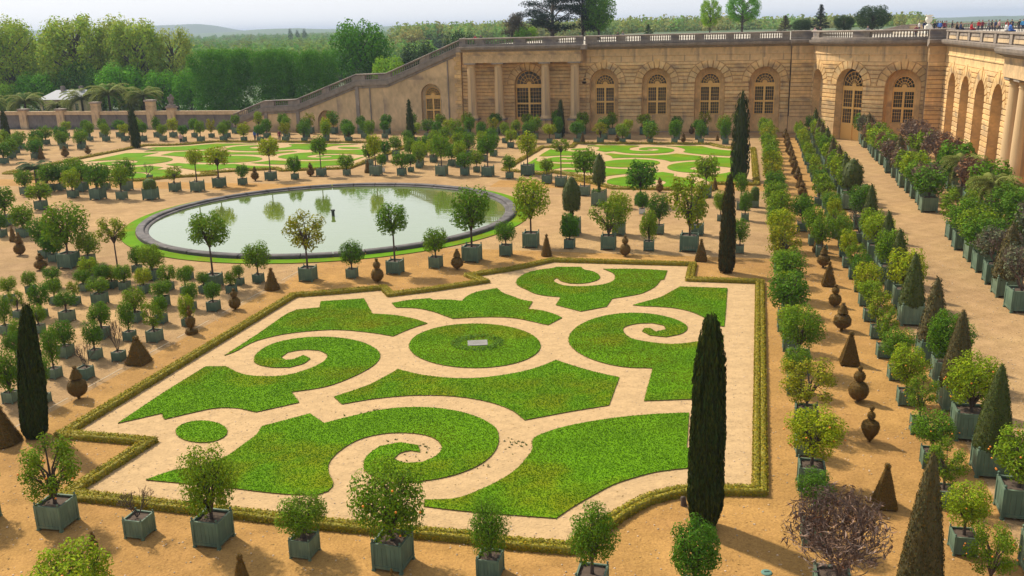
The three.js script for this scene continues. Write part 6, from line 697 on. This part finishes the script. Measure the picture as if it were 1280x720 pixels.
tp(1148, -168, 'walking', 'white', 'person in white walking on the terrace beside the urn', 1.4); tp(1155, -172, 'standing', 'navy', 'person in navy standing just before the urn', 0.5); tp(1158, -170, 'standing', 'black', 'person in black touching the urn pedestal side', 1.2); tp(1168, -158, 'standing', 'black', 'person in black standing against the urn pedestal', 0.3); tp(1175, -157, 'standing', 'blue', 'person in blue standing beside the urn', -0.4); tp(1181, -158, 'standing', 'maroon', 'person in maroon standing beside the blue visitor', 0.2); tp(1172, -175, 'standing', 'navy', 'person in navy in the group behind the urn', 2.8); tp(1177, -173, 'walking', 'black', 'person in black in the group behind the urn', 2.5); tp(1183, -172, 'standing', 'grey', 'person in grey in the group behind the urn', 1.2); tp(1190, -172, 'standing', 'black', 'person in black standing apart from the urn group', 1.5);
for (const [z, c, w] of [[-125.6, 'black', 'first from the corner pier'], [-123.4, 'navy', 'second from the corner pier'], [-117.6, 'red', 'in a dark cap'], [-102.4, 'white', 'near the columns'], [-100.9, 'blue', 'near the columns']]) person(24.05, 14.535 - 0.43, z, 1.57, 'sitting', c, `person in ${c} sitting on the side parapet, ${w}`, TG, c === 'white' ? [0.02, 0.02, 0.03] : undefined);
tp(1224, -162, 'standing', 'red', 'person in red standing on the terrace with a companion', 0.4); tp(1228, -162.4, 'standing', 'maroon', 'person in maroon standing beside the red visitor', -0.6); tp(1236, -158, 'walking', 'grey', 'person in grey leading the walking terrace group', 1.6); tp(1240, -160, 'walking', 'black', 'person in black in the walking terrace group', 1.6); tp(1244.5, -158.5, 'standing', 'navy', 'person in navy in the walking terrace group', -1.2); tp(1249, -159, 'walking', 'pink', 'person in pink at the end of the walking group', 1.4); tp(1259, -156, 'standing', 'red', 'person in bright red standing alone on the terrace', 0.5); tp(1264.5, -158, 'standing', 'navy', 'person in navy beside the bright red visitor', -0.5); tp(1274, -157, 'standing', 'black', 'person in black beside the sky blue visitor', -0.5); tp(1278, -156, 'standing', 'sky blue', 'person in sky blue standing on the terrace', 0.1);
const GG = 'visitors in the garden'; person(-84.4, 0.004, -127.6, 0.5, 'walking', 'pink', 'person in pink walking between the boxed trees', GG); person(-70, 0.004, -132, 0.3, 'standing', 'maroon', 'person in maroon standing by the boxed trees', GG); person(-74.5, 0.004, -132.5, 1.3, 'standing', 'blue', 'person in blue standing before the far rows', GG); person(-73.8, 0.004, -132.2, -0.8, 'standing', 'navy', 'person in navy beside the blue visitor before the far rows', GG);
person(-42.5, 13.36, -147.6, 0.3, 'leaning', 'red', 'person in red at the top corner of the stairs', TG); person(-41.6, 13.36, -147.8, -0.2, 'leaning', 'black', 'person in black at the top corner of the stairs', TG); person(-19.8, 13.36, -148, 0.2, 'leaning', 'black', 'person in black leaning over the facade balustrade', TG); person(-19.0, 13.36, -148, -0.2, 'leaning', 'grey', 'person in grey leaning over the facade balustrade', TG);
ZORDER.palms = (p) => -p.x; for (const k in ranks) if (k.startsWith('tree')) ZORDER[k] = (p) => -p.x;
rankLabels();

renderer.render(scene, camera);
